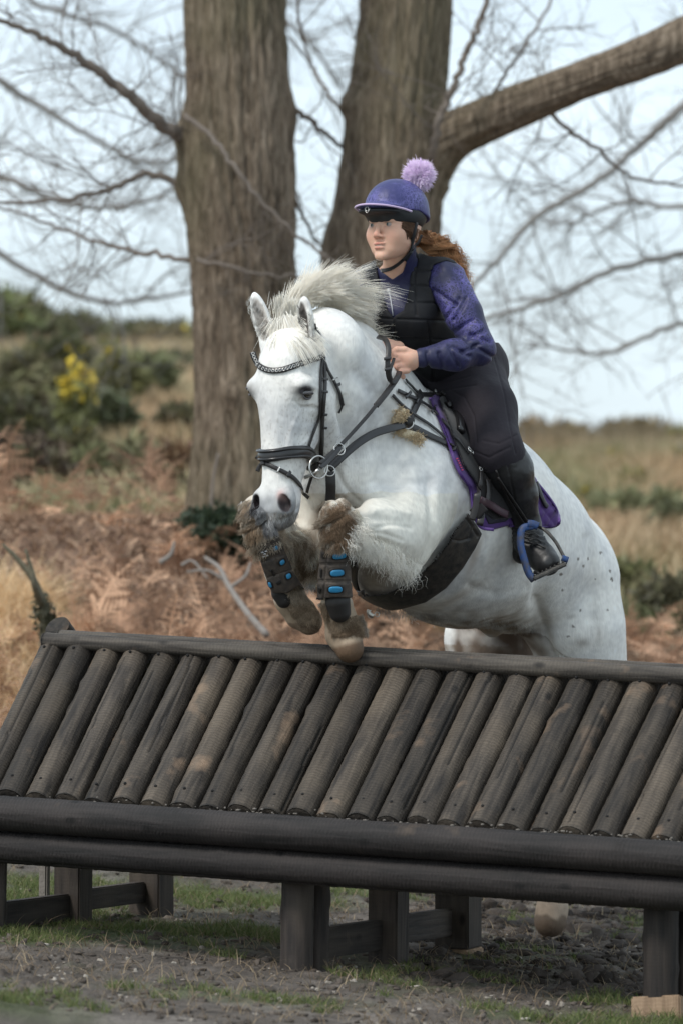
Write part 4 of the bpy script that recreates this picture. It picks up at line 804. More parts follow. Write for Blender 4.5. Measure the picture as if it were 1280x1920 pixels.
# muzzle skin, eye rims, ears
zz = hz[:, 2]; inh = ishead & (pd < 12.25) & (np.abs(hz[:, 0]) < .14) & (hz[:, 1] > -.02)
blend((.33, .34, .36), inh*np.clip((-.295-zz+n2*.02)/.05, 0, 1)*np.clip(.8+n2, 0, 1)*.75)
blend((.16, .165, .18), inh*np.exp(-((np.abs(hz[:, 0])-.055)/.028)**2-((hz[:, 2]+.352)/.045)**2)*(hz[:, 1] > .05)*.9)
for pr in [p for p in headp if p['sub'] and p['t'] == 'e' and abs(p['rad'][1]-.036) < 1e-4]: blend((.025, .018, .02), ishead*np.clip(1-evalp(pr, HV[:, 0], HV[:, 1], HV[:, 2])/.005, 0, 1)*.97)
blend((.22, .22, .235), inh*np.clip((-.392-zz+n2*.01)/.02, 0, 1)*.75)
blend((.50, .34, .32), inh*np.exp(-((hz[:, 0]-.040)/.012)**2-((hz[:, 2]+.322)/.016)**2)*.9)
for sx in (-1, 1):
    blend((.07, .065, .07), inh*1.6*np.exp(-((hz[:, 0]-sx*.1)/.03)**2-((hz[:, 1]-.058)/.028)**2-((hz[:, 2]-.000)/.018)**2))
blend((.35, .33, .31), inh*spot(470, 730, 8, 14)*.5)
for pr in s2: blend((.10, .085, .075), np.clip(1-evalp(pr, HV[:, 0], HV[:, 1], HV[:, 2])/.006, 0, 1)*.95)
for pr in s1: blend((.45, .40, .36), np.clip(1-evalp(pr, HV[:, 0], HV[:, 1], HV[:, 2])/.006, 0, 1)*.7)
blend((.20, .17, .15), (spot(580, 640, 16, 16)+spot(575, 570, 8, 10))*(hz[:, 2] > .1)*(pd < 12.1)*.5)
n4 = bumpn(HV, 130, 4); blend((.34, .31, .28), np.clip((n4-.30)*5, 0, .5)*(spot(560, 800, 90, 100)+spot(620, 850, 60, 60)*.6)*(pd < 12.25))
coat = np.clip(coat*(1+n3[:, None]*.16), .02, .8)
M_coat = mat('white_coat', vcol=True, rough=.62, spec=.25, bump=.5, b_scale=1, b_stretch=(170, 170, 40), b_dist=.005)
horse = thing('horse', P(800, 1000, 12.8), 'white horse with blown mane and muddy knees leaping over the log jump, ears pricked', 'horse')
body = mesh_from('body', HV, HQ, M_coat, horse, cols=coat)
HB = bvh_of(HV, HQ)
for (x, y) in [(577, 740), (508, 745), (500, 870), (530, 945), (632, 985), (478, 985), (640, 850), (700, 760), (760, 800), (850, 850), (900, 900), (940, 960), (1000, 950), (1020, 1040), (800, 1050), (720, 690), (800, 760), (900, 820), (960, 860), (1090, 1200)]:
    print('surf', x, y, round(proj(np.array(hit(HB, x, y, 99)[0]))[2].item(), 3))
# ------------------------------------------------------------------ rider
yr = math.radians(36); pr_ = math.radians(3)
RMx = np.array(Matrix.Rotation(0, 3, 'X')); RM = np.array([[math.cos(yr), -math.sin(yr), 0], [-math.sin(yr), -math.cos(yr), 0.], [0, 0, 1.]])
RC = np.array(P(739, 424, 12.42))
def rl(x, y, z): return local(RC, RM, (x, y, z))
def rcone(a, ra, b, rb, k=.01, sub=False): return cone(rl(*a), ra, rl(*b), rb, k, sub=sub)
def rell(c, r_, k=.01, sub=False, tilt=0, roll=0):
    return ell(rl(*c), r_, np.array(Matrix.Rotation(tilt, 3, 'X') @ Matrix.Rotation(roll, 3, 'Y'))@RM if tilt or roll else RM, k, sub)
rhead = [loft(RC, RM, [(.13, .03, .03, .04), (.10, .058, .062, .085), (.05, .073, .082, .10), (.01, .073, .084, .10), (-.03, .071, .081, .085), (-.06, .065, .083, .05), (-.085, .054, .084, .02), (-.105, .043, .082, -.01), (-.119, .030, .074, -.03)], .02)]
rhead += [rcone((0, .083, .004), .006, (0, .099, -.032), .0085, .010), rell((0, .0985, -.036), (.0095, .0105, .0085), .008)] + [rell((s_*.0115, .091, -.040), (.0065, .010, .0055), .007) for s_ in (-1, 1)]
rhead += [rell((s_*.040, .054, -.032), (.024, .022, .022), .03) for s_ in (-1, 1)] + [rell((s_*.03, .071, .016), (.02, .012, .006), .012) for s_ in (-1, 1)]
rhead += [rell((0, .087, -.0625), (.021, .010, .0048), .007), rell((0, .086, -.0758), (.018, .011, .0062), .007), rell((0, .078, -.103), (.020, .016, .014), .015)]
rhead += [rell((s_*.031, .092, -.002), (.0145, .011, .0065), .006, True) for s_ in (-1, 1)] + [rell((0, .104, -.069), (.019, .014, .0022), .002, True)]
rhead += [rell((s_*.010, .098, -.0465), (.004, .006, .003), .002, True) for s_ in (-1, 1)]
rhead += [rcone((s_*.018, .0815, .0065), .0042, (s_*.043, .072, .0050), .004, .004) for s_ in (-1, 1)] + [rcone((s_*.020, .080, -.0095), .0035, (s_*.042, .072, -.0085), .0035, .004) for s_ in (-1, 1)]
rhead += [rell((s_*.074, -.008, -.022), (.008, .018, .030), .006) for s_ in (-1, 1)] + [rell((s_*.084, -.002, -.02), (.006, .009, .016), .004, True) for s_ in (-1, 1)]
rneck = [cone(rl(0, -.02, -.05), .050, P(748, 528, 12.56), .053, .03)]
torso = pc([(748, 548, 12.60, 56), (772, 585, 12.64, 64), (822, 632, 12.74, 58), (880, 690, 12.90, 56)], .06) + pc([(826, 526, 12.50, 31), (758, 530, 12.58, 36), (688, 536, 12.72, 26)], .05)
torso += [cone(P(742, 590, 12.52), .055, P(775, 590, 12.50), .055, .05)]
arm1 = pc([(835, 528, 12.49, 33), (868, 590, 12.44, 31), (900, 656, 12.40, 25)], .02) + pc([(900, 656, 12.40, 25), (850, 664, 12.34, 24), (792, 671, 12.30, 15)], .02)
arm2 = pc([(682, 532, 12.74, 25), (668, 590, 12.76, 24), (670, 640, 12.68, 20), (700, 655, 12.52, 15)], .02)
legp = pc([(884, 696, 12.86, 55), (912, 770, 12.64, 51), (930, 840, 12.50, 43)], .03) + pc([(850, 700, 12.84, 46), (895, 790, 12.64, 42)], .04)
calf = pc([(930, 842, 12.50, 42), (952, 880, 12.53, 39), (968, 925, 12.58, 33), (984, 980, 12.63, 22)], .02)
foot = pc([(985, 985, 12.63, 21), (992, 1015, 12.60, 22), (1016, 1046, 12.55, 19), (1026, 1056, 12.52, 18)], .02) + pc([(985, 1010, 12.64, 20), (980, 1035, 12.66, 17)], .02)
far_off = np.array(LL)*-.62
legf = [dict(p, A=p['A']+far_off*f0, B=p['B']+far_off*f1) for p, (f0, f1) in zip(pc([(886, 694, 12.86, 58), (912, 770, 12.64, 51), (930, 840, 12.50, 43), (968, 925, 12.58, 33), (984, 980, 12.63, 22), (1020, 1050, 12.53, 19)], .03), [(.3, .8), (.8, 1), (1, 1), (1, 1), (1, 1)])]
def hand(o, dd):
    """closed hand: back of the hand, four curled fingers of different lengths, thumb along the top"""
    ox, oy = o; h = []
    h += pc([(783+ox, 671+oy, 12.30+dd, 14), (768+ox, 673+oy, 12.285+dd, 15), (752+ox, 668+oy, 12.28+dd, 11)], .014) + pc([(770+ox, 682+oy, 12.29+dd, 13), (756+ox, 688+oy, 12.285+dd, 11)], .014)
    for i, (lx, ln) in enumerate([(0, 1), (-1.5, 1.1), (1.5, 1.02), (7, .85)]):
        x, y = 747+ox+lx+i*1.2, 664+oy+i*10.2
        h += pc([(x+6, y, 12.277+dd, 6.2), (x-7*ln, y+2, 12.272+dd, 5.8), (x-11*ln, y+8, 12.292+dd, 5.3)], .0035) + pc([(x-11*ln, y+8, 12.292+dd, 5.3), (x-3*ln, y+12, 12.306+dd, 5.0)], .003)
    h += pc([(774+ox, 664+oy, 12.285+dd, 8), (757+ox, 656+oy, 12.275+dd, 6.8), (743+ox, 655+oy, 12.272+dd, 5.8), (736+ox, 660+oy, 12.275+dd, 5)], .004)
    return h
hand1 = hand((0, 0), 0); hand2 = hand((-38, -18), .12)
hand2 = [dict(p) for p in hand2]
def thin(L_, f): return [dict(p, ra=p['ra']*f, rb=p['rb']*f) for p in L_]
rf = field(rneck+thin(torso, .9)+thin(arm1, .68)+thin(arm2, .7)+thin(legp+calf+foot, .88)+thin(legf, .88)+hand1+hand2+rhead, .0030)
RV, RQ = nets(rf, 1); del rf
RN = vnormals(RV, RQ); rz = (RV-RC) @ RM.T; rx_, ry_, rdp = proj(RV); print('rider verts', len(RV))
sk = np.tile(np.array([.60, .36, .26]), (len(RV), 1))
def rb(c, m):
    global sk
    m = np.clip(m, 0, 1)[:, None]; sk = sk*(1-m)+np.array(c)*m
nb = fbm(rz[:, 0]+rz[:, 1], rz[:, 2], 60, 3, 3)
def rg(x, y, z, a, b, c): return np.exp(-((np.abs(rz[:, 0])-x)/a)**2-((rz[:, 1]-y)/b)**2-((rz[:, 2]-z)/c)**2)
rb((.62, .28, .21), rg(.040, .07, -.035, .022, .04, .018)*.35); rb((.62, .26, .2), rg(0, .105, -.036, .012, .02, .012)*.55)
rb((.50, .16, .14), rg(0, .096, -.0622, .017, .02, .0040)*.8+rg(0, .096, -.0768, .013, .02, .0050)*.75); rb((.10, .03, .025), rg(0, .09, -.069, .016, .03, .0024)*.95); rb((.62, .57, .52), rg(.0, .09, -.0684, .011, .03, .0013)*.9)
rb((.20, .11, .07), rg(.031, .088, .0165, .018, .02, .0035)*.85); rb((.10, .05, .035), rg(.031, .085, .0048, .015, .03, .0026)*.9); rb((.2, .1, .08), rg(.031, .085, -.0085, .013, .03, .0018)*.6); rb((.45, .24, .18), rg(.031, .085, -.012, .016, .02, .005)*.5); rb((.2, .08, .06), rg(.010, .098, -.0465, .004, .01, .003))
rb((.66, .36, .28), (np.exp(-((rx_-745)/24)**2-((ry_-680)/30)**2)*.5)*(rdp < 12.5)); sk *= (1+.06*nb)[:, None]
M_skin = mat('skin', vcol=True, rough=.5, spec=.35, bump=.12, b_scale=220, b_dist=.002); M_skin.node_tree.nodes['Principled BSDF'].inputs['Subsurface Weight'].default_value = .12; M_skin.node_tree.nodes['Principled BSDF'].inputs['Subsurface Scale'].default_value = .006
rider = thing('person', P(885, 720, 12.9), 'rider in purple patterned top, black body protector and pompom hat, leaning forward over the saddle', 'person')
mesh_from('body', RV, RQ, M_skin, rider, cols=sk)
# eyes
M_eyew = mat('eye_white', (.27, .22, .20), .4); M_iris = mat('iris', (.05, .07, .07), .2); M_pupil = mat('pupil', (.01, .01, .01), .1)  # eye white darkened in its colour for the shade under the hat peak
for s_ in (-1, 1):
    V, F = ball_v(rl(s_*.031, .0715, -.002), .0118, None, 16, 10); e = mesh_from('eye', V, F, M_eyew, rider)
    gz = (np.array([-.18, 1, .12])/1.02)@RM; c = np.array(rl(s_*.031, .0715, -.002)); V, F = ball_v(c+gz*.0072, .0060, None, 14, 8); mesh_from('iris', V, F, M_iris, e); V, F = ball_v(c+gz*.0112, .0026, None, 10, 6); mesh_from('pupil', V, F, M_pupil, e)
# clothes
def pattern(name, base, hi, scale, amt, rough=.55, fade=None, sheen=.04):
    m = mat(name, base, rough, sheen=sheen, bump=.25, b_scale=45, b_dist=.01); t = m.node_tree; N = t.nodes.new; K = t.links.new; b = t.nodes['Principled BSDF']; co = N('ShaderNodeTexCoord')
    n1 = N('ShaderNodeTexNoise'); n1.inputs['Scale'].default_value = scale*.6; n1.inputs['Detail'].default_value = 5; K(co.outputs['Object'], n1.inputs[0])
    ad = N('ShaderNodeVectorMath'); ad.operation = 'MULTIPLY_ADD'; K(n1.outputs['Color'], ad.inputs[0]); ad.inputs[1].default_value = (.05, .05, .05); K(co.outputs['Object'], ad.inputs[2])
    v = N('ShaderNodeTexVoronoi'); v.feature = 'DISTANCE_TO_EDGE'; v.inputs['Scale'].default_value = scale*2.2; K(ad.outputs[0], v.inputs[0]); v2 = N('ShaderNodeTexVoronoi'); v2.feature = 'DISTANCE_TO_EDGE'; v2.inputs['Scale'].default_value = scale*5; K(ad.outputs[0], v2.inputs[0])
    def rmp(f, a, b_, c0=1, c1=0): x = N('ShaderNodeMapRange'); x.inputs[1].default_value = a; x.inputs[2].default_value = b_; x.inputs[3].default_value = c0; x.inputs[4].default_value = c1; K(f, x.inputs[0]); return x.outputs[0]
    mxx = N('ShaderNodeMath'); mxx.operation = 'MAXIMUM'; K(rmp(v.outputs['Distance'], .0, .10), mxx.inputs[0]); K(rmp(v2.outputs['Distance'], 0, .16, .8, 0), mxx.inputs[1])
    n2 = N('ShaderNodeTexNoise'); n2.inputs['Scale'].default_value = scale*.55; n2.inputs['Detail'].default_value = 3; K(co.outputs['Object'], n2.inputs[0])
    mu = N('ShaderNodeMath'); mu.operation = 'MULTIPLY'; K(mxx.outputs[0], mu.inputs[0]); K(rmp(n2.outputs['Fac'], .40, .66, 0, amt), mu.inputs[1]); out_ = mu.outputs[0]
    if fade:
        vc = N('ShaderNodeVertexColor'); vc.layer_name = 'Col'; m2 = N('ShaderNodeMath'); m2.operation = 'MULTIPLY'; K(out_, m2.inputs[0]); K(vc.outputs['Color'], m2.inputs[1]); out_ = m2.outputs[0]
    mi = N('ShaderNodeMix'); mi.data_type = 'RGBA'; K(out_, mi.inputs[0]); mi.inputs[6].default_value = (*base, 1); mi.inputs[7].default_value = (*hi, 1); K(mi.outputs[2], b.inputs['Base Color']); return m
def wrinkle(V, Q, a, s_, sx=1):
    N = vnormals(V, Q); f = fbm(V[:, 0]*s_+V[:, 1]*s_*.5, V[:, 2]*s_*sx, 1, 3, 4); return V+N*(a*f)[:, None]
M_shirt = pattern('purple_print_fabric', (.010, .011, .050), (.15, .13, .44), 20, .75, fade=True)
sf = field(torso+arm1+arm2+rneck, .0035, off=.007)
sf = clip_poly(sf, [(560, 380), (700, 380), (704, 494), (716, 510), (735, 523), (754, 510), (768, 466), (820, 380), (1100, 380), (1100, 800), (776, 800), (777, 694), (776, 650), (745, 640), (722, 640), (700, 700), (560, 700)], .003)
SV, SQ = nets(sf, 2); del sf; SV = wrinkle(SV, SQ, .008, 14, .7); sx_, sy_, sd_ = proj(SV)
for (x0, y0, x1, y1) in [(875, 640, 925, 672), (880, 628, 918, 640), (842, 650, 858, 688), (812, 545, 850, 570), (872, 560, 850, 600), (905, 620, 870, 634), (868, 660, 905, 640), (850, 650, 880, 668), (822, 662, 828, 688), (860, 560, 830, 600), (885, 600, 850, 622), (800, 660, 802, 690)]:
    ex, ey = x1-x0, y1-y0; t = np.clip(((sx_-x0)*ex+(sy_-y0)*ey)/(ex*ex+ey*ey), 0, 1); dd = np.hypot(sx_-x0-t*ex, sy_-y0-t*ey); SV = SV-vnormals(SV, SQ)*(np.exp(-(dd/4)**2)*.009)[:, None]
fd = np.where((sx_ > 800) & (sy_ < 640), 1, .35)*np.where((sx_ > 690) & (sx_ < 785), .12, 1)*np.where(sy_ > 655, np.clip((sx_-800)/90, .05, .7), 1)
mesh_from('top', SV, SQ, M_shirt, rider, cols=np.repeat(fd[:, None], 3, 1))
M_vest = mat('black_protector_fabric', (.012, .012, .014), .75, spec=.3, bump=.5, b_scale=300, b_dist=.002, n_scale=20, n_amt=.3, n_col=(.03, .03, .033))
vf = field(torso, .0035, off=.024)
for p in (field(arm1[:2], .0035, vf[1], np.array(vf[1])+.0035*(np.array(vf[0].shape)-1), .004), field(arm2[:2], .0035, vf[1], np.array(vf[1])+.0035*(np.array(vf[0].shape)-1), .004)):
    s_ = tuple(slice(0, min(a, b)) for a, b in zip(vf[0].shape, p[0].shape)); vf[0][s_] = smax(vf[0][s_], -p[0][s_], .006)
VP = [(672, 478), (703, 470), (705, 496), (712, 539), (725, 580), (737, 594), (756, 582), (766, 546), (770, 499), (772, 460), (800, 455), (850, 470), (862, 500), (835, 490), (812, 497), (803, 530), (819, 567), (838, 608), (858, 630), (905, 660), (890, 690), (830, 715), (770, 730), (720, 735), (680, 650), (690, 600), (684, 549), (676, 520)]
vf = clip_poly(vf, VP, .010)
VV, VQ = nets(vf, 2); del vf; VN = vnormals(VV, VQ); vx, vy, vd = proj(VV)
# quilting seams
g = np.zeros(len(VV))
for y0 in (505, 534, 565, 598, 634, 668): g = np.maximum(g, np.exp(-((vy-y0-(vx-740)*.04)/1.8)**2)*(np.abs(vx-739) > 4))
for (x0, y0, x1, y1) in [(737, 592, 741, 735), (802, 600, 812, 720), (784, 470, 776, 520), (776, 520, 780, 590)]:
    ex, ey = x1-x0, y1-y0; t = np.clip(((vx-x0)*ex+(vy-y0)*ey)/(ex*ex+ey*ey), 0, 1); g = np.maximum(g, np.exp(-(np.hypot(vx-x0-t*ex, vy-y0-t*ey)/1.8)**2))
VV = VV-VN*(g*.006)[:, None]
vest = mesh_from('body_protector', VV, VQ, M_vest, rider)
M_steel = mat('steel', (.55, .54, .52), .28, metal=1); M_grey = mat('grey_zip', (.45, .46, .5), .4); M_white = mat('white_mark', (.6, .6, .62), .5)
SB = bvh_of(SV, SQ)
V, F = merge([tube_v([hit(SB, x, y)[0]+Vector((0, -.003, 0)) for x, y in [(729, 548), (732, 562), (734, 576), (736, 592)]], .0022, 6)]+[ball_v(hit(SB, 728, 545)[0]+Vector((0, -.004, 0)), (.007, .003, .007), None, 10, 6)])
mesh_from('zip', V, F, M_grey, rider)
M_breech = mat('dark_breeches', (.020, .017, .022), .75, spec=.15, bump=.2, b_scale=60, b_dist=.006, sheen=.04, n_scale=6, n_amt=.5, n_col=(.045, .040, .048))
bf = field(legp+legf[:2]+torso[3:4]+torso[2:3]+calf[:1]+pc([(885, 690, 12.90, 58), (860, 720, 12.9, 50)], .05), .004, off=.007)
bf = clip_fn(bf, lambda X, Y, Z: Z-P(800, 655, 12.8).z-(X-P(885, 700, 12.9).x)*.35, .004)
BV, BQ = nets(bf, 2); del bf; BV = wrinkle(BV, BQ, .005, 12, .6); bx, by, _ = proj(BV)
sm = np.zeros(len(BV))
for q in [[(838, 728), (870, 745), (888, 780), (893, 830)], [(926, 672), (945, 740), (955, 800), (966, 850)], [(885, 845), (915, 858), (955, 838)], [(905, 826), (935, 832), (968, 815)], [(800, 715), (840, 716), (880, 705)], [(825, 735), (850, 728), (890, 722)]]:
    for (x0, y0), (x1, y1) in zip(q[:-1], q[1:]):
        ex, ey = x1-x0, y1-y0; t = np.clip(((bx-x0)*ex+(by-y0)*ey)/(ex*ex+ey*ey), 0, 1); sm = np.maximum(sm, np.exp(-(np.hypot(bx-x0-t*ex, by-y0-t*ey)/1.6)**2))
BV = BV-vnormals(BV, BQ)*(sm*.003)[:, None]
mesh_from('breeches', BV, BQ, M_breech, rider)
M_leather = mat('black_boot_leather', (.012, .012, .013), .42, spec=.45, n_scale=14, n_amt=.3, n_col=(.035, .034, .033), bump=.25, b_scale=26, b_dist=.01)
M_suede = mat('black_suede', (.012, .011, .012), .8, spec=.2, sheen=.2)
def bootm(prims, nm):
    f = field(prims, .0035, off=.010); ca, fo = prims[0], prims[-1]
    return f
f_ = field(calf[:]+foot, .0035, off=.010); f_ = clip_poly(f_, [(884, 872), (905, 880), (935, 868), (955, 848), (968, 828), (985, 836), (1060, 900), (1080, 1110), (940, 1110), (860, 960)], .004)
V, Q = nets(f_, 2); V = wrinkle(V, Q, .003, 22, 1.2); bx, by, _ = proj(V); N_ = vnormals(V, Q)
g = np.zeros(len(V))
for y0 in (996, 1004, 1012, 1020): g = np.maximum(g, np.exp(-((by-y0-(bx-990)*.25)/2.)**2)*(bx < 1020))
g = np.maximum(g, np.exp(-((bx-(951+(by-870)*.19))/1.6)**2)*(by < 960)); V = V-N_*(g*.004)[:, None]
bt = mesh_from('riding_boot', V, Q, M_leather, rider)
f_ = field(legf[2:], .006, off=.010); V, Q = nets(f_, 2); mesh_from('riding_boot', V, Q, M_leather, rider)
BTB = bvh_of(*nets(field(calf+foot, .006, off=.0105), 1))
for q in ([(988, 1003), (1000, 1000), (1010, 1008)], [(990, 1014), (1003, 1010), (1014, 1018)], [(994, 1024), (1006, 1020), (1020, 1028)]): strap('lace', BTB, q, 2.6, M_leather, bt, .002, .002, 5)
V, F = merge([tube_v([hit(BTB, x, y)[0] for x, y in [(1000, 1073), (1018, 1078), (1036, 1072), (1048, 1060)]], .006, 8)]); mesh_from('welt', V, F, M_suede, bt)
V, F = merge([tube_v([hit(BTB, x, y)[0] for x, y in [(884, 872), (908, 880), (936, 868), (957, 848)]], .0022, 6)]); mesh_from('top_binding', V, F, mat('grey_binding', (.12, .12, .13), .5), bt)
# riding hat with silk and pompom
M_silk = pattern('purple_hat_silk', (.022, .024, .115), (.20, .18, .50), 22, .62, .5); M_lil = mat('lilac_trim', (.50, .38, .58), .7, sheen=.3); M_hat = mat('black_hat_shell', (.014, .016, .018), .55, spec=.4)
hatp = [rell((0, -.014, .055), (.095, .121, .099), .01), rell((0, -.05, .02), (.088, .072, .062), .02)]
hf_ = field(hatp+[rell((0, .085, .056), (.078, .078, .012), .012)], .003); hf_ = clip_fn(hf_, lambda X, Y, Z: -(((X-RC[0])*RM[2, 0]+(Z-RC[2]))-(.046+.0-.28*np.clip(-((X-RC[0])*RM[1, 0]+(Y-RC[1])*RM[1, 1])-.005, 0, .2)-.3*np.clip(((X-RC[0])*RM[1, 0]+(Y-RC[1])*RM[1, 1])-.5, 0, 1))), .003)
V, Q = nets(hf_, 1); hat = mesh_from('riding_hat', V, Q, M_silk, rider); HTB = bvh_of(V, Q)
hf_ = field([rell((0, -.012, .040), (.091, .116, .07), .01), rell((0, .080, .040), (.070, .072, .013), .014)], .003)
hf_ = clip_fn(hf_, lambda X, Y, Z: np.maximum(-(Z-RC[2]-.006+.12*np.clip(-((X-RC[0])*RM[1, 0]+(Y-RC[1])*RM[1, 1]), 0, .2)), Z-RC[2]-.052), .003)
hf_ = clip_fn(hf_, lambda X, Y, Z: .060-np.sqrt(((X-rl(0, -.005, 0)[0]))**2+((Y-rl(0, -.005, 0)[1]))**2+(Z-RC[2]+.03)**2*.3), .004)
V, Q = nets(hf_, 1); mesh_from('peak', V, Q, M_hat, hat)
V, F = tube_v(catmull([np.array(rl(x, y, z)) for x, y, z in [(-.092, .02, .046), (-.083, .085, .050), (-.055, .138, .055), (0, .163, .058), (.055, .138, .055), (.083, .085, .048), (.092, .035, .040)]], 8), .0035, 6); mesh_from('trim', V, F, M_lil, hat)
c = np.array(P(704, 398, 12.31)); V, F = merge([ring_v(Vector(rl(0, .1525, .044)), Vector(RM[1]), .0065, .0012, 16, 5)]+[tube_v([np.array(rl(-.012, .150, .048)), np.array(rl(-.004, .153, .034)), np.array(rl(0, .154, .031)), np.array(rl(.004, .153, .034)), np.array(rl(.012, .150, .048))], .0012, 5)]); mesh_from('badge', V, F, M_steel, hat)
pcn = np.array(P(785, 329, 12.47)); q = np.random.default_rng(5); d_ = q.normal(size=(5200, 3)); d_ /= np.linalg.norm(d_, axis=1)[:, None]; ln = .044+.011*q.uniform(0, 1, (5200, 1)); wob = q.normal(0, .09, (5200, 3)); clump = np.stack([bumpn(d_, 4, s_) for s_ in (0, 9, 18)], 1)*.2
pth = np.stack([pcn+d_*.01, pcn+(d_+clump*.3)*ln*.6, pcn+(d_+clump*.6+wob*.5)*ln*.85, pcn+(d_+clump+wob)*ln*.98], 1); M_fluff = mat('lilac_fluff', vcol=True, rough=.9, spec=.1, sheen=.3)
strands('pompom', pth, .0016, .0003, M_fluff, hat, colvar((.84, .66, .90), (.92, .80, .96), 5200, q, .04))
# harness of the hat
HDB = bvh_of(RV, RQ)
strap('chin_strap', HDB, [(779, 418), (774, 440), (770, 460), (762, 477), (748, 492), (732, 503), (716, 507)], 7, M_suede, hat, .003, .003, 6)
strap('chin_strap', HDB, [(790, 440), (783, 456), (772, 466), (763, 478)], 5, M_suede, hat, .003, .003, 5); strap('buckle', HDB, [(768, 468), (756, 485)], 11, M_hat, hat, .006, .005, 4)
V, F = ball_v(hit(HDB, 774, 467)[0]+Vector((0, -.004, 0)), (.005, .004, .005), None, 10, 6); mesh_from('ear_stud', V, F, mat('green_stud', (.05, .35, .25), .3), rider)
# curly ponytail
q = np.random.default_rng(9); NH = 620; M_hair = mat('auburn_hair', vcol=True, rough=.5, spec=.35, trans=.35)
guide = catmull([P(778, 448, 12.52), P(800, 450, 12.56), P(830, 462, 12.60), P(850, 488, 12.62), P(862, 515, 12.62), P(872, 545, 12.62)], 6); m_ = len(guide); tt = np.linspace(0, 1, m_)
off = q.normal(size=(NH, 3)); off /= np.linalg.norm(off, axis=1)[:, None]; rr = q.uniform(.1, 1, (NH, 1))**.6; lck = q.integers(0, 40, NH); lo_ = q.normal(size=(40, 3)); lo_ /= np.linalg.norm(lo_, axis=1)[:, None]; off = lo_[lck]*.9*q.uniform(.4, 1, 40)[lck][:, None]+off*rr*.28
env = np.interp(tt, [0, .2, .6, 1], [.012, .032, .044, .036]); ph = q.uniform(0, 6.28, 40)[lck][:, None]; fq = q.uniform(16, 30, 40)[lck][:, None]; hl_ = q.uniform(.55, 1.05, (NH, 1)); th_ = tt[None]*hl_
gp = np.stack([np.interp(th_, tt, guide[:, i]) for i in range(3)], -1); ee = np.interp(th_, tt, env)[..., None]
curl = np.stack([np.cos(ph+fq*th_), np.sin(ph+fq*th_)*.8, np.sin(ph*1.3+fq*th_)], -1)*(.011*np.clip(th_*5, 0, 1))[..., None]
hp = gp+off[:, None]*ee+curl+np.array([0, 0, -1])*(th_**2*.02)[..., None]
strands('hair', hp, .0008, .0003, M_hair, rider, colvar((.78, .42, .20), (.38, .18, .08), NH, q, .3))
q = np.random.default_rng(19); n_ = 260; rt = np.stack([hit(HDB, x, y)[0] for x, y in zip(q.uniform(772, 800, n_), q.uniform(430, 452, n_))]); en = np.array([P(x, y, 12.54) for x, y in zip(q.uniform(795, 812, n_), q.uniform(447, 462, n_))])
q = np.random.default_rng(29); n3_ = 420; rt3 = np.stack([hit(HDB, x, y)[0] for x, y in zip(q.uniform(752, 776, n3_), q.uniform(412, 428, n3_))]); e3 = np.stack([hit(HDB, x, y)[0] for x, y in zip(q.uniform(762, 786, n3_), q.uniform(430, 450, n3_))]); strands('hair', np.stack([rt3+np.array([0, -.003, 0]), rt3*.5+e3*.5+np.array([.002, -.005, 0]), e3+np.array([0, -.003, 0])], 1), .0009, .0005, M_hair, rider, colvar((.16, .08, .04), (.07, .035, .02), n3_, q, .2)); q = np.random.default_rng(19)
strands('hair', np.stack([rt, rt*.6+en*.4+np.array([0, -.008, -.003]), en], 1), .0009, .0006, M_hair, rider, colvar((.5, .24, .1), (.25, .11, .05), n_, q, .2))
# ------------------------------------------------------------------ horse hair, eyes, hooves
q = np.random.default_rng(21)
M_mane = mat('cream_hair', vcol=True, rough=.6, spec=.3, trans=.2)
M_fur = mat('leg_hair', vcol=True, rough=.8, spec=.15, trans=.4)
HNI = vnormals(HV, HQ); hpx, hpy, hpd = proj(HV)
def hair_field(name, roots_px, N, dirs, length, cols, r0=.0008, r1=.0002, sig=.25, m=M_mane, curl=.0, clumps=60, lift=.35, grav=.15, parent=horse, mm=8, dd=12.3, seed=0, wide=False):
    """hair rooted on the coat at random pixel spots; dirs: (x, y) -> direction (right, towards camera, up)"""
    q = np.random.default_rng(seed+77); cl = q.normal(size=(clumps, 3))*sig; clen = q.uniform(.7, 1.15, clumps); P0, D, Nn, Ls = [], [], [], []
    pts = roots_px(q, N); order = ((pts[:, 0]*.37+pts[:, 1]*.61)//6).astype(int)
    for i, (x, y) in enumerate(pts):
        p, n_ = hit(HB, x, y, dd); c = order[i] % clumps; d = np.array(dirs(x, y), float); d = np.array([d[0], -d[1], d[2]]); d = d/np.linalg.norm(d)+cl[c]+q.normal(size=3)*sig*.35
        P0.append(np.array(p)); D.append(d/np.linalg.norm(d)); Nn.append(np.array(n_)); Ls.append(length(x, y)*clen[c]*q.uniform(.75, 1.1))
    P0, D, Nn, Ls = map(np.array, (P0, D, Nn, Ls)); t = np.linspace(0, 1, mm)[None, :, None]; Ls = Ls[:, None, None]
    pth = P0[:, None]+D[:, None]*Ls*t+Nn[:, None]*Ls*lift*np.sin(t*np.pi*.7)+np.array([0, 0, -1])*grav*Ls*t*t
    if curl: ph = q.uniform(0, 6.28, (len(P0), 1)); pth += np.stack([np.cos(ph+9*t[..., 0])-np.cos(ph), np.sin(ph+8*t[..., 0])-np.sin(ph), np.sin(ph*1.7+9*t[..., 0])-np.sin(ph*1.7)], -1)*curl*t
    cc = cols(q, pts) if callable(cols) else cols
    return kind(strands(name, pth, r0, r1, m, parent, cc), 'stuff')
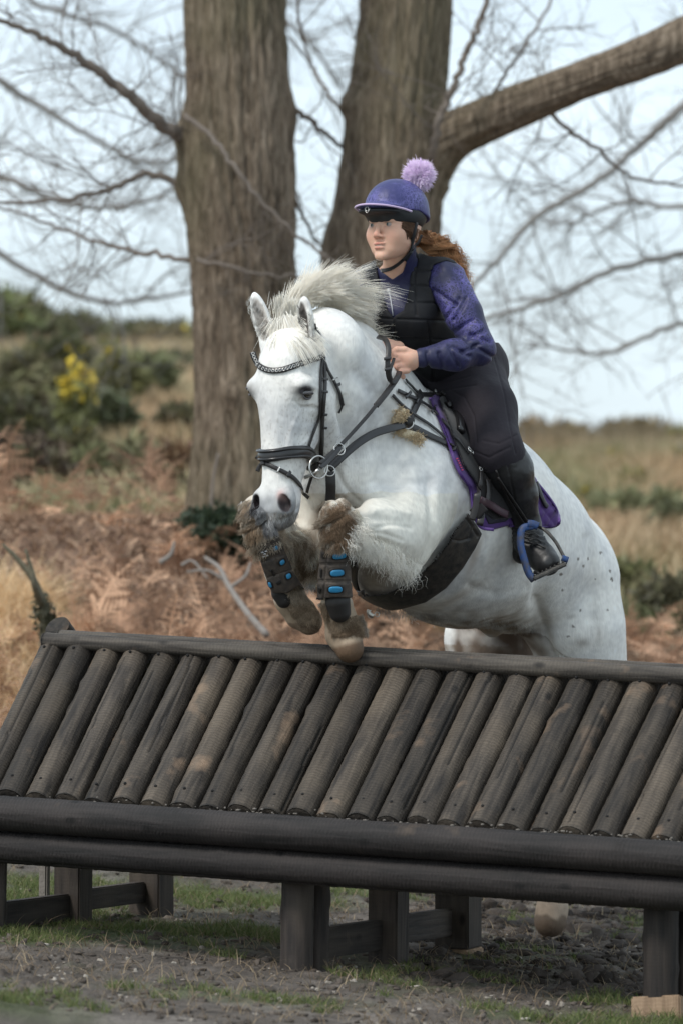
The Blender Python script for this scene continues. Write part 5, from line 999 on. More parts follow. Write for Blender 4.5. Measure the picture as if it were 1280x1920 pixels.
def polyline_pts(pl, spread):
    pl = np.array(pl, float); seg = np.r_[0, np.cumsum(np.hypot(*np.diff(pl, axis=0).T))]
    def f(q, N): s_ = q.uniform(0, seg[-1], N); return np.stack([np.interp(s_, seg, pl[:, 0])+q.normal(0, spread, N), np.interp(s_, seg, pl[:, 1])+q.normal(0, spread, N)], 1)
    return f
CR1, CR2 = (1, .98, .93), (.95, .91, .82)
def crem(n, v=.1): return lambda q, pts: colvar(CR1, CR2, len(pts), q, v)
# mane rooted along the crest, blown up and back
def mane(n, pl, d0, d1, lens, seed, lift=.5, spread=5):
    q = np.random.default_rng(seed); pl = catmull([np.array(P(*p)) for p in pl], 8); s_ = q.uniform(0, 1, n); i = s_*(len(pl)-1); P0 = np.stack([np.interp(i, np.arange(len(pl)), pl[:, k]) for k in range(3)], 1)+q.normal(0, spread*.0017, (n, 3)); ck = (s_*26).astype(int); ck2 = (q.uniform(0, 1, n)*4).astype(int); cr = np.random.default_rng(seed+1).normal(size=(27, 4, 3))
    a = np.array(d0); b = np.array(d1); D = a*(1-s_[:, None])+b*s_[:, None]; D = D/np.linalg.norm(D, axis=1)[:, None]+cr[ck, ck2]*.17+q.normal(0, .05, (n, 3)); Ln = np.interp(s_, np.linspace(0, 1, len(lens)), lens)*q.uniform(.55, 1.08, n)*(1+.12*cr[ck, ck2, 0]); t = np.linspace(0, 1, 10)[None, :, None]; Ln = Ln[:, None, None]
    up = np.array([0, 0, 1.]); bend = cr[ck, (ck2+1) % 4][:, None]*.16
    pth = P0[:, None]+up*Ln*lift*np.sin(t*np.pi*.62)+D[:, None]*Ln*(t*.35+.65*t*t)+bend*Ln*t*t*.9; return strands('mane', pth, .0008, .00018, M_mane, horse, colvar(CR1, (.96, .90, .78), n, q, .04))
crest = [(556, 575, 12.16), (590, 560, 12.22), (622, 578, 12.30), (655, 605, 12.42), (690, 650, 12.54), (722, 705, 12.66)]
mane(6500, crest[:5], (.62, .25, .25), (.7, .35, -.3), [.075, .095, .10, .08, .05], 31, .62)
mane(4200, [(540, 590, 12.12), (570, 566, 12.18), (600, 560, 12.24)], (.35, .1, .8), (.9, .1, .4), [.06, .08, .10], 33, .35, 7)
mane(4600, crest, (.6, -.5, .1), (.4, -.6, -.25), [.06, .08, .09, .09, .07, .045], 35, .25)
# forelock: from the poll over the forehead, swept to the near side
hair_field('forelock', lambda q, N: np.stack([q.normal(543, 9, N), q.normal(612, 9, N)], 1), 1900, lambda x, y: (.62+.03*(x-543), .25, -.85), lambda x, y: .105, crem(0), .0010, .00025, .10, clumps=30, lift=.16, grav=.3, seed=1, dd=12.0)
hair_field('forelock', lambda q, N: np.stack([q.normal(530, 9, N), q.normal(612, 9, N)], 1), 900, lambda x, y: (-.05+.02*(x-530), .25, -.9), lambda x, y: .06, crem(0), .0010, .00025, .14, clumps=30, lift=.2, grav=.2, seed=2, dd=12.0)
hair_field('forelock', lambda q, N: np.stack([q.normal(535, 9, N), q.normal(590, 7, N)], 1), 1000, lambda x, y: (.0, .0, 1), lambda x, y: .042, crem(0), .0009, .00025, .25, clumps=30, lift=.2, grav=-.1, seed=3, dd=12.05)
# coarse hair on knees and forearms, muddy where the paint is muddy
from mathutils.kdtree import KDTree
kd = KDTree(len(HV[::3])); [kd.insert(v.tolist(), i*3) for i, v in enumerate(HV[::3])]; kd.balance()
def coatcol(v=.15, gain=1.):
    def f(q, pts):
        c = np.array([coat[kd.find(hit(HB, x, y)[0])[1]] for x, y in pts]); return np.clip(c*gain*q.uniform(1-v, 1+v, (len(pts), 1)), .02, .85)
    return f
def box(x0, x1, y0, y1): return lambda q, N: np.stack([q.uniform(x0, x1, N), q.uniform(y0, y1, N)], 1)
def inpoly(poly):
    a = np.array(poly)
    def f(q, N):
        p = np.stack([q.uniform(a[:, 0].min(), a[:, 0].max(), N*3), q.uniform(a[:, 1].min(), a[:, 1].max(), N*3)], 1); k = poly_sd(p[:, 0], p[:, 1], poly) < 0; return p[k][:N]
    return f
hair_field('knee_hair', inpoly([(602, 940), (640, 932), (668, 950), (672, 1010), (650, 1030), (606, 1025), (598, 980)]), 2600, lambda x, y: ((x-632)*.012, .2, -1), lambda x, y: .022, coatcol(.3, 1.25), .0009, .0003, .5, M_fur, .002, 90, .35, .1, seed=5, dd=11.9)
hair_field('knee_hair', inpoly([(452, 940), (480, 935), (515, 985), (520, 1015), (480, 1040), (455, 990)]), 2200, lambda x, y: (-.25+(x-480)*.012, .2, -1), lambda x, y: .026, coatcol(.3, 1.3), .0009, .0003, .5, M_fur, .002, 90, .35, .1, seed=6, dd=12.0)
hair_field('forearm_hair', polyline_pts([(660, 1010), (690, 1022), (715, 1035), (745, 1052), (770, 1068)], 10), 900, lambda x, y: (.22, .2, -1.), lambda x, y: .042, crem(0), .0006, .00015, .20, M_mane, .008, 26, .10, .1, seed=7, dd=12.1)
hair_field('forearm_hair', polyline_pts([(664, 985), (672, 1000), (680, 1018)], 9), 300, lambda x, y: (.40, .25, -1.), lambda x, y: .042, crem(0), .0006, .00015, .20, M_mane, .010, 12, .2, .1, seed=8, dd=12.0)
hair_field('forearm_hair', inpoly([(520, 1000), (580, 990), (605, 1060), (590, 1100), (555, 1095), (535, 1040)]), 1500, lambda x, y: (.1, .2, -1.), lambda x, y: .03, coatcol(.3, 1.3), .0009, .0002, .4, M_fur, .004, 40, .15, .1, seed=10, dd=12.3)
hair_field('fetlock_hair', inpoly([(598, 1130), (615, 1130), (620, 1165), (680, 1150), (690, 1190), (676, 1192), (625, 1190)]), 1600, lambda x, y: ((x-645)*.01, .1, -1), lambda x, y: .014, coatcol(.25, 1.3), .0009, .0003, .25, M_fur, .003, 50, .2, .1, seed=11, dd=12.1)
hair_field('fetlock_hair', inpoly([(530, 1100), (560, 1100), (600, 1150), (595, 1180), (560, 1170), (538, 1140)]), 1300, lambda x, y: (.3, .1, -1), lambda x, y: .014, coatcol(.25, 1.3), .0009, .0003, .25, M_fur, .003, 50, .2, .1, seed=12, dd=12.2)
hair_field('belly_hair', lambda q, N: (lambda x: np.stack([x, 1150+(x-700)*.12+q.normal(-6, 5, N)], 1))(q.uniform(705, 1000, N)), 1500, lambda x, y: (.2, 0, -1), lambda x, y: .009, coatcol(.2, .9), .0007, .0003, .3, M_fur, .001, 60, .1, .1, seed=13, dd=12.8)
hair_field('chin_hair', lambda q, N: np.stack([q.uniform(490, 560, N), q.uniform(960, 985, N)], 1), 260, lambda x, y: (.0, .3, -1), lambda x, y: .016, colvar((.4, .38, .35), (.2, .19, .18), 260, q), .0005, .0002, .3, M_fur, .001, 60, .2, .1, seed=14, dd=11.9)
def ear_hair(seed, poly): hair_field('ear_hair', inpoly(poly), 320, lambda x, y: (0, .3, 1), lambda x, y: .014, coatcol(.15, 1.), .0007, .0002, .4, M_fur, 0, 40, .3, 0, seed=seed, dd=12.0)
ear_hair(15, [(460, 570), (475, 560), (505, 610), (500, 645), (482, 630)]); ear_hair(16, [(556, 575), (585, 590), (592, 640), (570, 650), (560, 610)])
# eyes
M_heye = mat('horse_eye', (.012, .008, .007), .06, spec=.8, coat=1.); M_lid = mat('grey_eyelid', (.10, .095, .10), .6)
pe, ne = hit(HB, 577, 740, 11.9)
for s_ in (-1, 1):
    if s_ > 0: c, nn = np.array(pe), np.array(ne)
    else:
        o_ = Vector(hl(-.2, .062, .004)); d_ = (Vector(hl(0, .03, .004))-o_).normalized(); h_ = HB.ray_cast(o_, d_); c, nn = np.array(h_[0]), np.array(h_[1])
    zz_ = np.array([0, 0, 1.])-nn*nn[2]; zz_ /= np.linalg.norm(zz_); Me = np.array([np.cross(zz_, nn), zz_, nn]); c = c-nn*.0085
    V, F = ball_v(c, (.0205, .0155, .0175), Me, 20, 12); e = mesh_from('eye', V, F, M_heye, horse)
    for nm, sg, hh in (('upper_lid', 1, .0135), ('lower_lid', -1, .0115)):
        pts = [c+np.array([.0200*math.cos(a), sg*hh*math.sin(a), .0075+.0075*math.sin(a)])@Me for a in np.linspace(0, math.pi, 11)]
        V, F = tube_v(pts, [.001, .0022, .0030, .0034, .0036, .0036, .0036, .0034, .0030, .0022, .001], 7); mesh_from(nm, V, F, M_lid, e)
# ------------------------------------------------------------------ tack
M_tack = mat('black_tack_leather', (.014, .012, .012), .42, spec=.5, bump=.3, b_scale=90, b_dist=.003, n_scale=30, n_amt=.3, n_col=(.035, .03, .028))
M_gloss = mat('polished_black_leather', (.013, .012, .013), .28, spec=.6)
M_brass = mat('dull_buckle', (.42, .40, .36), .35, metal=1)
bridle = thing('bridle', P(560, 700, 12.0), 'black leather bridle with a beaded browband and padded noseband on the horse\'s head', 'bridle')
def hs(nm, pix, w_, par, m=M_tack, th=.004, lift=.003, n=6, **k): return strap(nm, HB, pix, w_, m, par, th, lift, n, dd=11.98, **k)
bb = hs('browband', [(474, 660), (478, 672), (488, 686), (506, 695), (531, 694), (562, 682), (588, 672), (605, 668)], 11, bridle, th=.005)
cur = catmull([(474, 660), (478, 672), (488, 686), (506, 695), (531, 694), (562, 682), (588, 672), (600, 669)], 12); L1 = np.r_[0, np.cumsum(np.hypot(*np.diff(cur, axis=0).T))]; bd = []
for s_ in np.arange(3, L1[-1], 6.2):
    x, y = np.interp(s_, L1, cur[:, 0]), np.interp(s_, L1, cur[:, 1]); p, n_ = hit(HB, x, y, 11.95); bd.append(ring_v(p+n_*.009, n_, .0042, .0013, 12, 5))
V, F = merge(bd); mesh_from('beading', V, F, M_steel, bb)
hs('headpiece', [(589, 612), (594, 625), (599, 645), (604, 668)], 11, bridle)
ck = hs('cheekpiece', [(604, 668), (606, 695), (607, 725), (604, 765), (602, 800), (602, 835), (604, 868)], 8.5, bridle, th=.006)
for y in (712, 735, 775, 800): hs('keeper', [(601.5, y), (609.5, y+.5)], 5, ck, M_gloss, .004, .0075, 4)
hs('cheekpiece', [(603, 672), (600, 700), (599, 740), (598, 775), (590, 800), (583, 818), (577, 836)], 6.5, bridle, th=.004)
tl = hs('throatlash', [(605, 680), (611, 697), (620, 712), (630, 732), (638, 748), (641, 758)], 8, bridle, th=.005, lift=.006); hs('buckle', [(617, 714), (626, 709)], 3, tl, M_steel, .003, .012, 4); hs('keeper', [(623.5, 724), (631.5, 720)], 6, tl, M_gloss, .003, .012, 4)
hs('throatlash', [(641, 756), (639, 764), (634, 773)], 4, bridle)
nb_ = hs('noseband', [(486, 850), (490, 853), (500, 855), (520, 853), (545, 848), (570, 847), (580, 853), (586, 866), (588, 880)], 23, bridle, M_gloss, .012, .002); 
for dy in (-7.5, 7.5): hs('piping', [(486, 850+dy), (490, 853+dy), (500, 855+dy), (520, 853+dy), (545, 848+dy), (570, 847+dy), (580-dy*.6, 854+dy*.8), (586-dy, 866+dy*.3)], 5, nb_, M_gloss, .012, .007)
fl_ = hs('flash_strap', [(483, 884), (488, 873), (497, 869), (508, 873), (525, 882), (547, 895), (560, 910), (572, 924), (581, 932)], 8, bridle, th=.005, lift=.004); hs('loop', [(497, 862), (498, 873)], 10, fl_, M_tack, .005, .008, 4)
hs('buckle', [(520, 887), (525, 875)], 3, fl_, M_steel, .003, .010, 4); hs('keeper', [(535, 894), (541, 884)], 6, fl_, M_gloss, .003, .010, 4); hs('keeper', [(562, 918), (571, 911)], 5, fl_, M_gloss, .003, .010, 4)
bit = thing('bit', P(597, 875, 11.93), 'silver loose ring bit at the corner of the horse\'s mouth', 'bit')
V, F = ring_v(P(597, 876, 11.925), (.75, -1, .0), R(21, 12), .0028, 28, 8); mesh_from('bit_ring', V, F, M_steel, bit)
V, F = tube_v([P(598, 880, 11.93), P(588, 889, 11.945), P(572, 895, 11.97)], .006, 8); mesh_from('mouthpiece', V, F, M_steel, bit)
hs('lip_strap', [(600, 862), (590, 884), (583, 905), (579, 921)], 6, bridle, th=.004, lift=.008)
reins = thing('reins', P(640, 833, 12.0), 'black leather reins running from the bit ring up to the rider\'s hands', 'reins')
def fs(nm, pts, w_, par, m=M_tack, th=.004): return strap(nm, HB, pts, w_, m, par, th, 0, 7)
fs('rein', [(600, 868, 11.92), (618, 852, 11.96), (640, 833, 12.0), (668, 803, 12.05), (690, 778, 12.09), (706, 758, 12.12)], 7, reins)
fs('rein_grip', [(704, 761, 12.12), (718, 744, 12.14), (731, 727, 12.17), (744, 708, 12.20), (748, 697, 12.24)], 11, reins, M_tack, .006)
fs('rein', [(746, 705, 12.21), (736, 716, 12.17), (728, 706, 12.15), (726, 680, 12.14), (728, 655, 12.16), (722, 637, 12.20), (708, 631, 12.28)], 10, reins, th=.005)
for y, x in ((672, 726), (692, 727)): fs('rein_stop', [(x-7, y+1, 12.132), (x+7, y-1, 12.132)], 6, reins, M_gloss)
fs('rein', [(738, 722, 12.18), (730, 700, 12.16), (738, 672, 12.2)], 6, reins)
V, F = ring_v(P(636, 842, 11.985), (.5, -1, .3), R(11, 12), .0022, 22, 6); mesh_from('martingale_ring', V, F, M_steel, reins)
fs('billet', [(600, 876, 11.915), (618, 862, 11.95), (638, 838, 11.99)], 9, reins, M_gloss, .006)
def buckle(par, x, y, w_, h_, ang=0, off=.02, bv=None):
    p, n_ = hit(bv or HB, x, y); p = p+n_*off; u = Vector((math.cos(ang), 0, math.sin(ang))); u = (u-n_*u.dot(n_)).normalized(); v = n_.cross(u); c = [p+u*a*R(w_, 12.3)/2+v*b*R(h_, 12.3)/2 for a, b in ((-1, -1), (1, -1), (1, 1), (-1, 1), (-1, -1))]
    V, F = merge([tube_v([c[i], c[i+1]], .0018, 6) for i in range(4)]+[tube_v([p-u*R(w_, 12.3)/2, p+u*R(w_, 12.3)/2], .0013, 5)]); return mesh_from('buckle', V, F, M_steel, par)
# saddle cloth, saddle and girth: shells that follow the horse's body
base = trunk+neck+front[:4]+hind[:2]
PADP = [(806, 747), (824, 785), (840, 828), (850, 862), (866, 895), (882, 915), (886, 955), (898, 988), (925, 993), (955, 985), (1000, 985), (1042, 987), (1047, 968), (1032, 940), (1004, 905), (985, 860), (960, 800), (930, 700), (850, 700)]
HBF = np.array(HV)
def shell(off, poly, lo_px, hi_px, h=.0045, k=.006):
    a = np.array([P(lo_px[0], hi_px[1], 12.1), P(hi_px[0], hi_px[1], 13.3), P(lo_px[0], lo_px[1], 12.1), P(hi_px[0], lo_px[1], 13.3)]); lo = np.minimum.reduce(a); hi = np.maximum.reduce(a); lo[1] = 12.1; hi[1] = 13.5
    f = field(base, h, lo, hi, off=off); return clip_poly(f, poly, k)
padt = thing('saddle_cloth', P(950, 980, 12.6), 'purple quilted saddle cloth with piped edge under the black saddle', 'saddle cloth')
M_purple = mat('purple_cloth', (.062, .022, .14), .8, sheen=.15); M_pedge = mat('purple_piping', (.07, .028, .16), .6); M_navyc = mat('dark_cloth', (.02, .018, .03), .85)
V, Q = nets(shell(.014, PADP, (780, 690), (1060, 1000)), 1); vx, vy, _ = proj(V); N_ = vnormals(V, Q); u = (vx*.8+vy*.6); v_ = (vx*.8-vy*.6); g = np.maximum(np.abs(np.sin(u*math.pi/15)), 0)*np.abs(np.sin(v_*math.pi/15)); V = V+N_*((g**.5)*.006*(vx > 955))[:, None]
mesh_from('cloth', V, Q, M_purple, padt); PB = bvh_of(V, Q)
strap('piping', PB, PADP[0:9], 6, M_pedge, padt, .005, .001, 5); strap('piping', PB, PADP[9:15], 6, M_pedge, padt, .005, .001, 5)
f_ = shell(.019, [(898, 900), (904, 960), (915, 984), (948, 978), (965, 960), (960, 930), (930, 900)], (880, 880), (990, 1000), .004); V, Q = nets(f_, 1); mesh_from('dark_panel', V, Q, M_navyc, padt)
for i in range(6):                 # small woven label, letters too small to read
    strap('label_mark', PB, [(853.5+i*1.9, 861+i*4.2), (856.5+i*1.9, 860+i*4.2)], 2.2, mat('red_thread', (.5, .05, .12), .6) if i == 0 else bpy.data.materials['red_thread'], padt, .001, .003, 3)
sad = thing('saddle', P(870, 780, 12.6), 'black leather jumping saddle with padded knee rolls beneath the rider', 'saddle')
FLP = [(822, 748), (838, 790), (854, 835), (868, 872), (888, 900), (900, 925), (905, 960), (925, 975), (950, 972), (985, 968), (1000, 945), (990, 900), (970, 850), (940, 790), (900, 720), (850, 720)]
V, Q = nets(shell(.026, FLP, (810, 700), (1020, 990)), 2); mesh_from('flap', V, Q, M_suede, sad); FB = bvh_of(V, Q)
V, Q = nets(field(pc([(842, 748, 12.72, 22), (875, 780, 12.95, 34), (900, 810, 13.1, 34)], .04), .006), 2); mesh_from('seat', V, Q, M_tack, sad)
strap('knee_roll', FB, [(838, 748), (860, 750), (880, 765), (893, 790), (903, 822), (915, 860), (926, 890)], 24, M_gloss, sad, .022, .000, 7); strap('welt', FB, [(845, 744), (868, 750), (888, 768), (901, 795), (912, 828), (924, 866), (934, 895)], 5, M_steel if 0 else M_tack, sad, .024, .006, 7)
strap('knee_roll', FB, [(835, 760), (850, 768), (858, 785), (860, 810)], 18, M_gloss, sad, .016, .0, 7)
buckle(sad, 850, 845, 8, 13, .5, .03, FB); buckle(sad, 867, 852, 8, 16, .9, .03, FB); buckle(sad, 898, 882, 6, 18, 1.5, .012, FB)
strap('rear_flap_edge', PB, [(1001, 905), (1008, 925), (1017, 945), (1022, 951)], 10, M_tack, sad, .008, .004, 5)
MB = Multi(HB, PB, FB)
# breastplate
bp = thing('breastplate', P(620, 880, 12.1), 'black leather breastplate across the horse\'s chest with steel rings and a fleece pad', 'breastplate')
fs('chest_strap', [(616, 880, 12.085), (637, 860, 12.09), (669, 832, 12.11), (700, 813, 12.15), (731, 803, 12.19), (758, 796, 12.24)], 15, bp, M_gloss, .006)
fs('chest_strap', [(619, 884, 12.08), (620, 905, 12.08), (620, 925, 12.09), (618, 945, 12.10), (616, 965, 12.12)], 19, bp, M_tack, .007)
V, F = ring_v(P(618, 883, 12.072), (.2, -1, .2), R(10, 12), .0022, 22, 6); mesh_from('ring', V, F, M_steel, bp)
V, F = ring_v(P(642, 829, 12.06), (.3, -1, .1), R(11, 12), .0022, 22, 6); mesh_from('ring', V, F, M_steel, bp)
hs('neck_strap', [(765, 790), (771, 772), (778, 757), (786, 738)], 16, bp, th=.005, lift=.005); strap('neck_strap', MB, [(758, 800), (770, 802), (785, 810), (800, 818), (815, 825), (832, 834), (850, 844)], 14, M_tack, bp, .006, .006, 6)
V, F = ring_v(hit(HB, 763, 793)[0]+Vector((0, -.028, 0)), (.3, -1, .1), R(12, 12), .0022, 22, 6); mesh_from('ring', V, F, M_steel, bp)
c_ = hit(HB, 765, 789)[0]+Vector((0, -.024, 0)); V, F = ball_v(c_, (.020, .007, .020), None, 16, 8); mesh_from('leather_disc', V, F, M_tack, bp)
pad = hs('fleece_pad', [(752, 770), (744, 780), (741, 792), (748, 804), (762, 813), (778, 820), (786, 826)], 15, bp, mat('fleece', (.60, .50, .34), .95, sheen=.4, bump=.6, b_scale=150), .014, .004)
hair_field('fleece', polyline_pts([(752, 770), (744, 780), (741, 792), (748, 804), (762, 813), (778, 820), (786, 826)], 4.5), 1500, lambda x, y: (0, 1, 0), lambda x, y: .020, colvar((.95, .82, .60), (.72, .60, .42), 1500, q, .12), .001, .0005, .6, M_fur, .003, 90, .5, .1, parent=bp, seed=40)
for pl, w_ in (([(742, 733), (760, 742), (780, 752), (800, 765), (825, 788), (845, 812), (864, 838), (874, 852)], 8), ([(732, 741), (752, 762), (778, 782), (800, 797), (825, 818), (846, 838)], 6.5)):
    strap('rein_strap', MB, pl, w_, M_tack, bp, .005, .006, 7)
for (x, y) in ((757, 742), (777, 752), (806, 772)): hs('keeper', [(x-5, y+5), (x+4, y-5)], 6, bp, M_gloss, .004, .014, 4)
strap('pommel_strap', MB, [(757, 716), (768, 727), (780, 739), (795, 742), (815, 741), (832, 744)], 9, M_tack, bp, .005, .006, 6)
for x, y, a in ((807, 741, 0), (822, 742, 0)): buckle(bp, x, y, 4, 11, a, .022)
ga = thing('girth', P(800, 1100, 12.4), 'wide muddy black girth curving under the horse\'s belly behind the forelegs', 'girth')
GP = [(877, 962), (903, 1001), (891, 1027), (867, 1066), (836, 1103), (797, 1130), (750, 1143), (720, 1147), (692, 1147), (672, 1138), (668, 1112), (690, 1115), (719, 1113), (770, 1089), (809, 1054), (836, 1023), (856, 988)]
M_girth = mat('muddy_girth', (.017, .016, .016), .6, n_scale=40, n_amt=.55, n_col=(.085, .07, .055), bump=.4, b_scale=80, b_dist=.004)
V, Q = nets(shell(.020, GP, (650, 940), (920, 1165), .004), 2); gx, gy, _ = proj(V); N_ = vnormals(V, Q)
g = np.zeros(len(V))
for dx_, pl in ((0, [(868, 972), (848, 1005), (822, 1042), (782, 1082), (730, 1108), (676, 1118)]), (0, [(872, 968), (895, 1006)]), (0, [(885, 985), (880, 1010), (862, 1015), (846, 1012)])):
    for (x0, y0), (x1, y1) in zip(pl[:-1], pl[1:]):
        ex, ey = x1-x0, y1-y0; t = np.clip(((gx-x0)*ex+(gy-y0)*ey)/(ex*ex+ey*ey), 0, 1); g = np.maximum(g, np.exp(-(np.hypot(gx-x0-t*ex, gy-y0-t*ey)/2.2)**2))
V = V-N_*(g*.006)[:, None]; mesh_from('band', V, Q, M_girth, ga); GB = bvh_of(V, Q)
def gs(nm, pix, w_, m=M_tack, th=.005, lift=.004): return strap(nm, FB, pix, w_, m, ga, th, lift, 6)
gs('girth_strap', [(898, 885), (897, 910), (894, 930), (890, 955), (884, 975)], 13, lift=.008); gs('girth_strap', [(910, 900), (911, 925), (906, 950), (898, 985)], 13, lift=.008)
gs('elastic', [(888, 948), (905, 965)], 26, M_suede, .006, .006); gs('keeper', [(900, 938), (930, 958), (945, 965)], 15, mat('dark_red_leather', (.035, .012, .02), .5), .006, .010)
strap('buckle_strap', GB, [(692, 1143), (690, 1150), (700, 1156)], 8, M_brass, ga, .004, .002, 4)
V, F = merge([ring_v(P(694, 1154, 12.36), (.3, -1, .1), .009, .0015, 14, 5), ring_v(P(706, 1152, 12.36), (.6, -1, .2), .008, .0015, 14, 5)]); mesh_from('clip', V, F, M_brass, ga)
# stirrup
stt = thing('stirrup', P(996, 984, 12.55), 'blue and black safety stirrup holding the rider\'s boot', 'stirrup')
M_blue = mat('scuffed_blue', (.006, .045, .17), .55, n_scale=60, n_amt=.85, n_col=(.05, .045, .04)); M_blk = mat('black_metal', (.03, .03, .03), .4, metal=.3, n_scale=60, n_amt=.5, n_col=(.16, .14, .12))
LEB = bvh_of(*nets(field(legp+calf+foot, .008, off=.012), 1))
strap('stirrup_leather', LEB, [(933, 893), (950, 920), (970, 950), (990, 982)], 5, M_tack, stt, .004, .003, 6); strap('stirrup_leather', LEB, [(929, 880), (944, 918), (962, 950), (984, 986)], 4, M_tack, stt, .004, .002, 6)
def bar(nm, pts, w_, th, m, par=None): c = catmull([P(*p) for p in pts], 6); n_ = np.tile([-.35, -.9, .1], (len(c), 1)); return ribbon(nm, c, n_, np.array(w_) if not np.isscalar(w_) else w_, th, m, par or stt)
bar('outer_arm', [(998, 986, 12.50), (978, 992, 12.50), (975, 1020, 12.49), (982, 1050, 12.48), (990, 1074, 12.47), (1000, 1088, 12.46)], .024, .011, M_blue)
bar('top_eye', [(988, 982, 12.50), (998, 983, 12.50), (1008, 987, 12.50)], .026, .014, M_blue)
bar('inner_arm', [(1004, 985, 12.52), (1022, 995, 12.50), (1040, 1015, 12.49), (1052, 1036, 12.48), (1060, 1052, 12.47)], .011, .009, M_blk)
bar('clip_end', [(1052, 1046, 12.46), (1064, 1050, 12.46)], .020, .014, M_blue)
tp = [P(998, 1086, 12.44), P(1062, 1056, 12.44)]; ax = (tp[1]-tp[0]).normalized(); up_ = Vector((.42, 0, .9)); up_ = (up_-ax*up_.dot(ax)).normalized(); bk = ax.cross(up_); bk = bk if bk.y > 0 else -bk
bm = bmesh.new(); bmesh.ops.create_cube(bm, size=1)
for v in bm.verts: v.co = tp[0].lerp(tp[1], v.co.x+.5)+up_*v.co.z*.016+bk*(v.co.y+.5)*.075
bmesh.ops.bevel(bm, geom=bm.edges[:], offset=.005, segments=3, affect='EDGES'); me = bpy.data.meshes.new('tread'); bm.to_mesh(me); bm.free(); me.materials.append(M_blk); o = link(bpy.data.objects.new('tread', me)); attach(o, stt)
V, F = merge([tube_v([tp[0].lerp(tp[1], t)+up_*.010+bk*.004, tp[0].lerp(tp[1], t)+up_*.010+bk*.070], .003, 5) for t in np.linspace(.08, .92, 8)]); mesh_from('grip', V, F, M_blk, stt)
# leg boots
M_boot = mat('muddy_boot_shell', (.05, .042, .038), .75, n_scale=45, n_amt=.7, n_col=(.12, .095, .075), bump=.6, b_scale=120, b_dist=.003); M_cyan = mat('blue_vent_pad', (.03, .27, .52), .35, n_scale=60, n_amt=.2, n_col=(.1, .1, .1)); M_bedge = mat('boot_edge', (.015, .013, .012), .6)
def rpad(nm, B, x, y, w_, h_, a, m, par, th, lift):
    p, n_ = hit(B, x, y, 12); p = p+n_*lift; u = Vector((math.cos(a), 0, -math.sin(a))); u = (u-n_*u.dot(n_)).normalized(); v = n_.cross(u); w2, h2 = R(w_, 12)/2, R(h_, 12)/2; V, F = [], []; K_ = 24
    for sc_, z_ in ((1, -.003), (1, th*.5), (.88, th), (.4, th*1.15)):
        for i in range(K_): t = 2*math.pi*i/K_; cx, cy = math.cos(t), math.sin(t); rr_ = (abs(cx)**3.2+abs(cy)**3.2)**(-1/3.2); V.append(p+u*cx*rr_*w2*sc_+v*cy*rr_*h2*sc_+n_*z_)
    for r_ in range(3): F += [(r_*K_+i, r_*K_+(i+1) % K_, (r_+1)*K_+(i+1) % K_, (r_+1)*K_+i) for i in range(K_)]
    F.append(tuple(3*K_+i for i in range(K_))); return mesh_from(nm, V, F, m, par)
def legboot(loc, prims, poly, seams, pads, cup, cupc, label, extra=()):
    th = thing('tendon_boot', loc, label, 'leg boot', 'leg boots on the forelegs'); f = field(prims, .003, off=.0125); f = clip_poly(f, poly, .004); V, Q = nets(f, 1); x_, y_, _ = proj(V); g = np.zeros(len(V))
    for (x0, y0, x1, y1) in seams: ex, ey = x1-x0, y1-y0; t = np.clip(((x_-x0)*ex+(y_-y0)*ey)/(ex*ex+ey*ey), 0, 1); g = np.maximum(g, np.exp(-(np.hypot(x_-x0-t*ex, y_-y0-t*ey)/1.7)**2))
    V = V-vnormals(V, Q)*(g*.004)[:, None]; mesh_from('shell', V, Q, M_boot, th); B = bvh_of(V, Q)
    for (x, y, w_, h_, a) in pads: rpad('vent_frame', B, x, y, w_+6, h_+6, a, M_bedge, th, .0015, 0); rpad('vent_pad', B, x, y, w_, h_, a, M_cyan, th, .003, .0012)
    for (x0, y0, x1, y1, w_) in extra: strap('tab', B, [(x0, y0), ((x0+x1)/2, (y0+y1)/2), (x1, y1)], w_, M_bedge, th, .003, .001, 4, dd=12)
    f = field(cup, .003, off=.006); V, Q = nets(f, 2); mesh_from('fetlock_cup', V, Q, M_bedge, th); return th, B
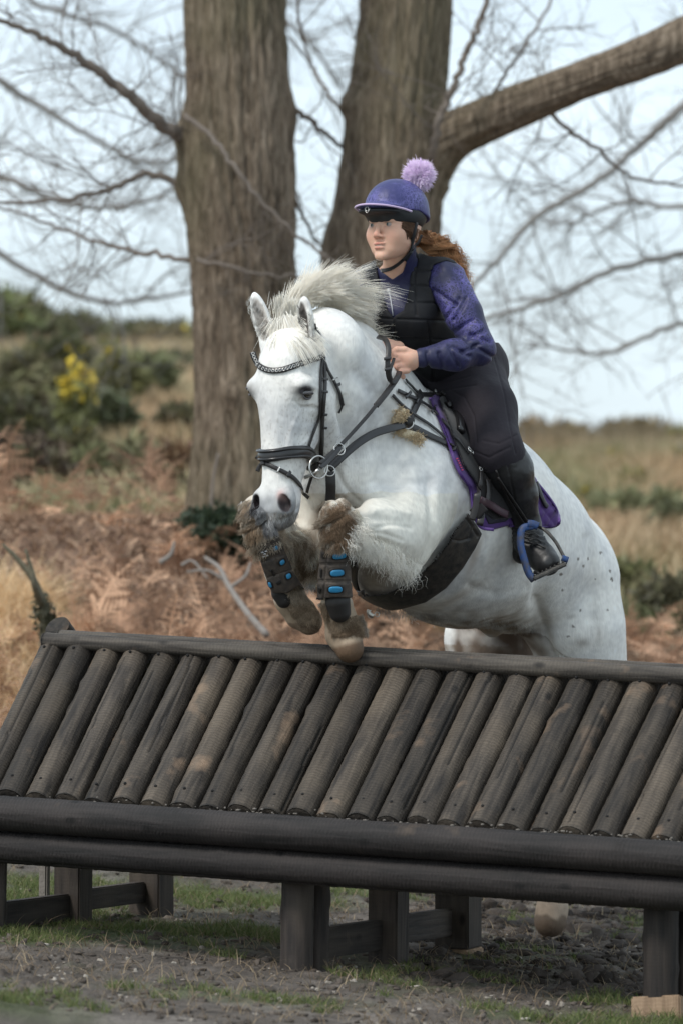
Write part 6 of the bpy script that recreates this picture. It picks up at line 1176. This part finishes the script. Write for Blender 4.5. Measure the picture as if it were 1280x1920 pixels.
can1 = pc([(630, 1012, 11.95, 31), (627, 1050, 11.98, 26), (627, 1085, 12.0, 25), (630, 1130, 12.04, 27)], .02)
lb1, B1 = legboot(P(628, 1070, 12), can1, [(602, 1022), (656, 1030), (658, 1075), (661, 1121), (626, 1120), (592, 1124), (596, 1075)], [(600, 1060, 658, 1060), (596, 1088, 660, 1090), (614, 1024, 606, 1122), (600, 1057, 657, 1057.5), (596, 1091, 660, 1093)],
   [(636, 1042, 25, 13, 0), (632, 1074, 25, 13, 0), (629, 1105, 25, 13, 0)], pc([(633, 1128, 12.02, 20), (637, 1147, 12.03, 17)], .02), None, 'muddy brown and black boot with three oval blue vents on the nearer foreleg', [(606, 1036, 606, 1046, 8), (603, 1066, 602, 1082, 4), (600, 1100, 599, 1110, 9), (606, 1122, 594, 1122, 5)])
can2 = pc([(498, 1005, 12.0, 31), (510, 1040, 12.05, 27), (526, 1075, 12.09, 26), (542, 1115, 12.14, 27)], .02)
lb2, B2 = legboot(P(520, 1060, 12.1), can2, [(479, 1024), (499, 1014), (520, 1000), (535, 1035), (552, 1075), (575, 1110), (560, 1098), (540, 1112), (510, 1112), (494, 1070)], [(492, 1052, 531, 1038), (503, 1083, 548, 1068), (508, 1018, 535, 1108), (492, 1055, 532, 1041)],
   [(517, 1027, 10, 10, -.3), (529, 1054, 10, 10, -.3), (541, 1080, 10, 10, -.3), (507, 1096, 7, 12, -.3)], pc([(526, 1112, 12.13, 14), (532, 1126, 12.13, 11)], .02), None, 'black boot with round blue vents on the far foreleg', [(494, 1036, 504, 1033, 9), (508, 1068, 514, 1078, 4), (519, 1094, 527, 1090, 7)])
for (x, y) in ((493, 1033), (499, 1031), (495, 1041), (501, 1039), (497, 1036)): strap('mark', B2, [(x-2, y+.5), (x+2, y-.5)], 3.2, M_white if 'white_mark' in bpy.data.materials else M_steel, lb2, .001, .006, 3, dd=12)
strap('strap_flap', HB, [(661, 1040), (664, 1065), (672, 1095), (682, 1112)], 14, M_bedge, ga, .006, .012, 5)
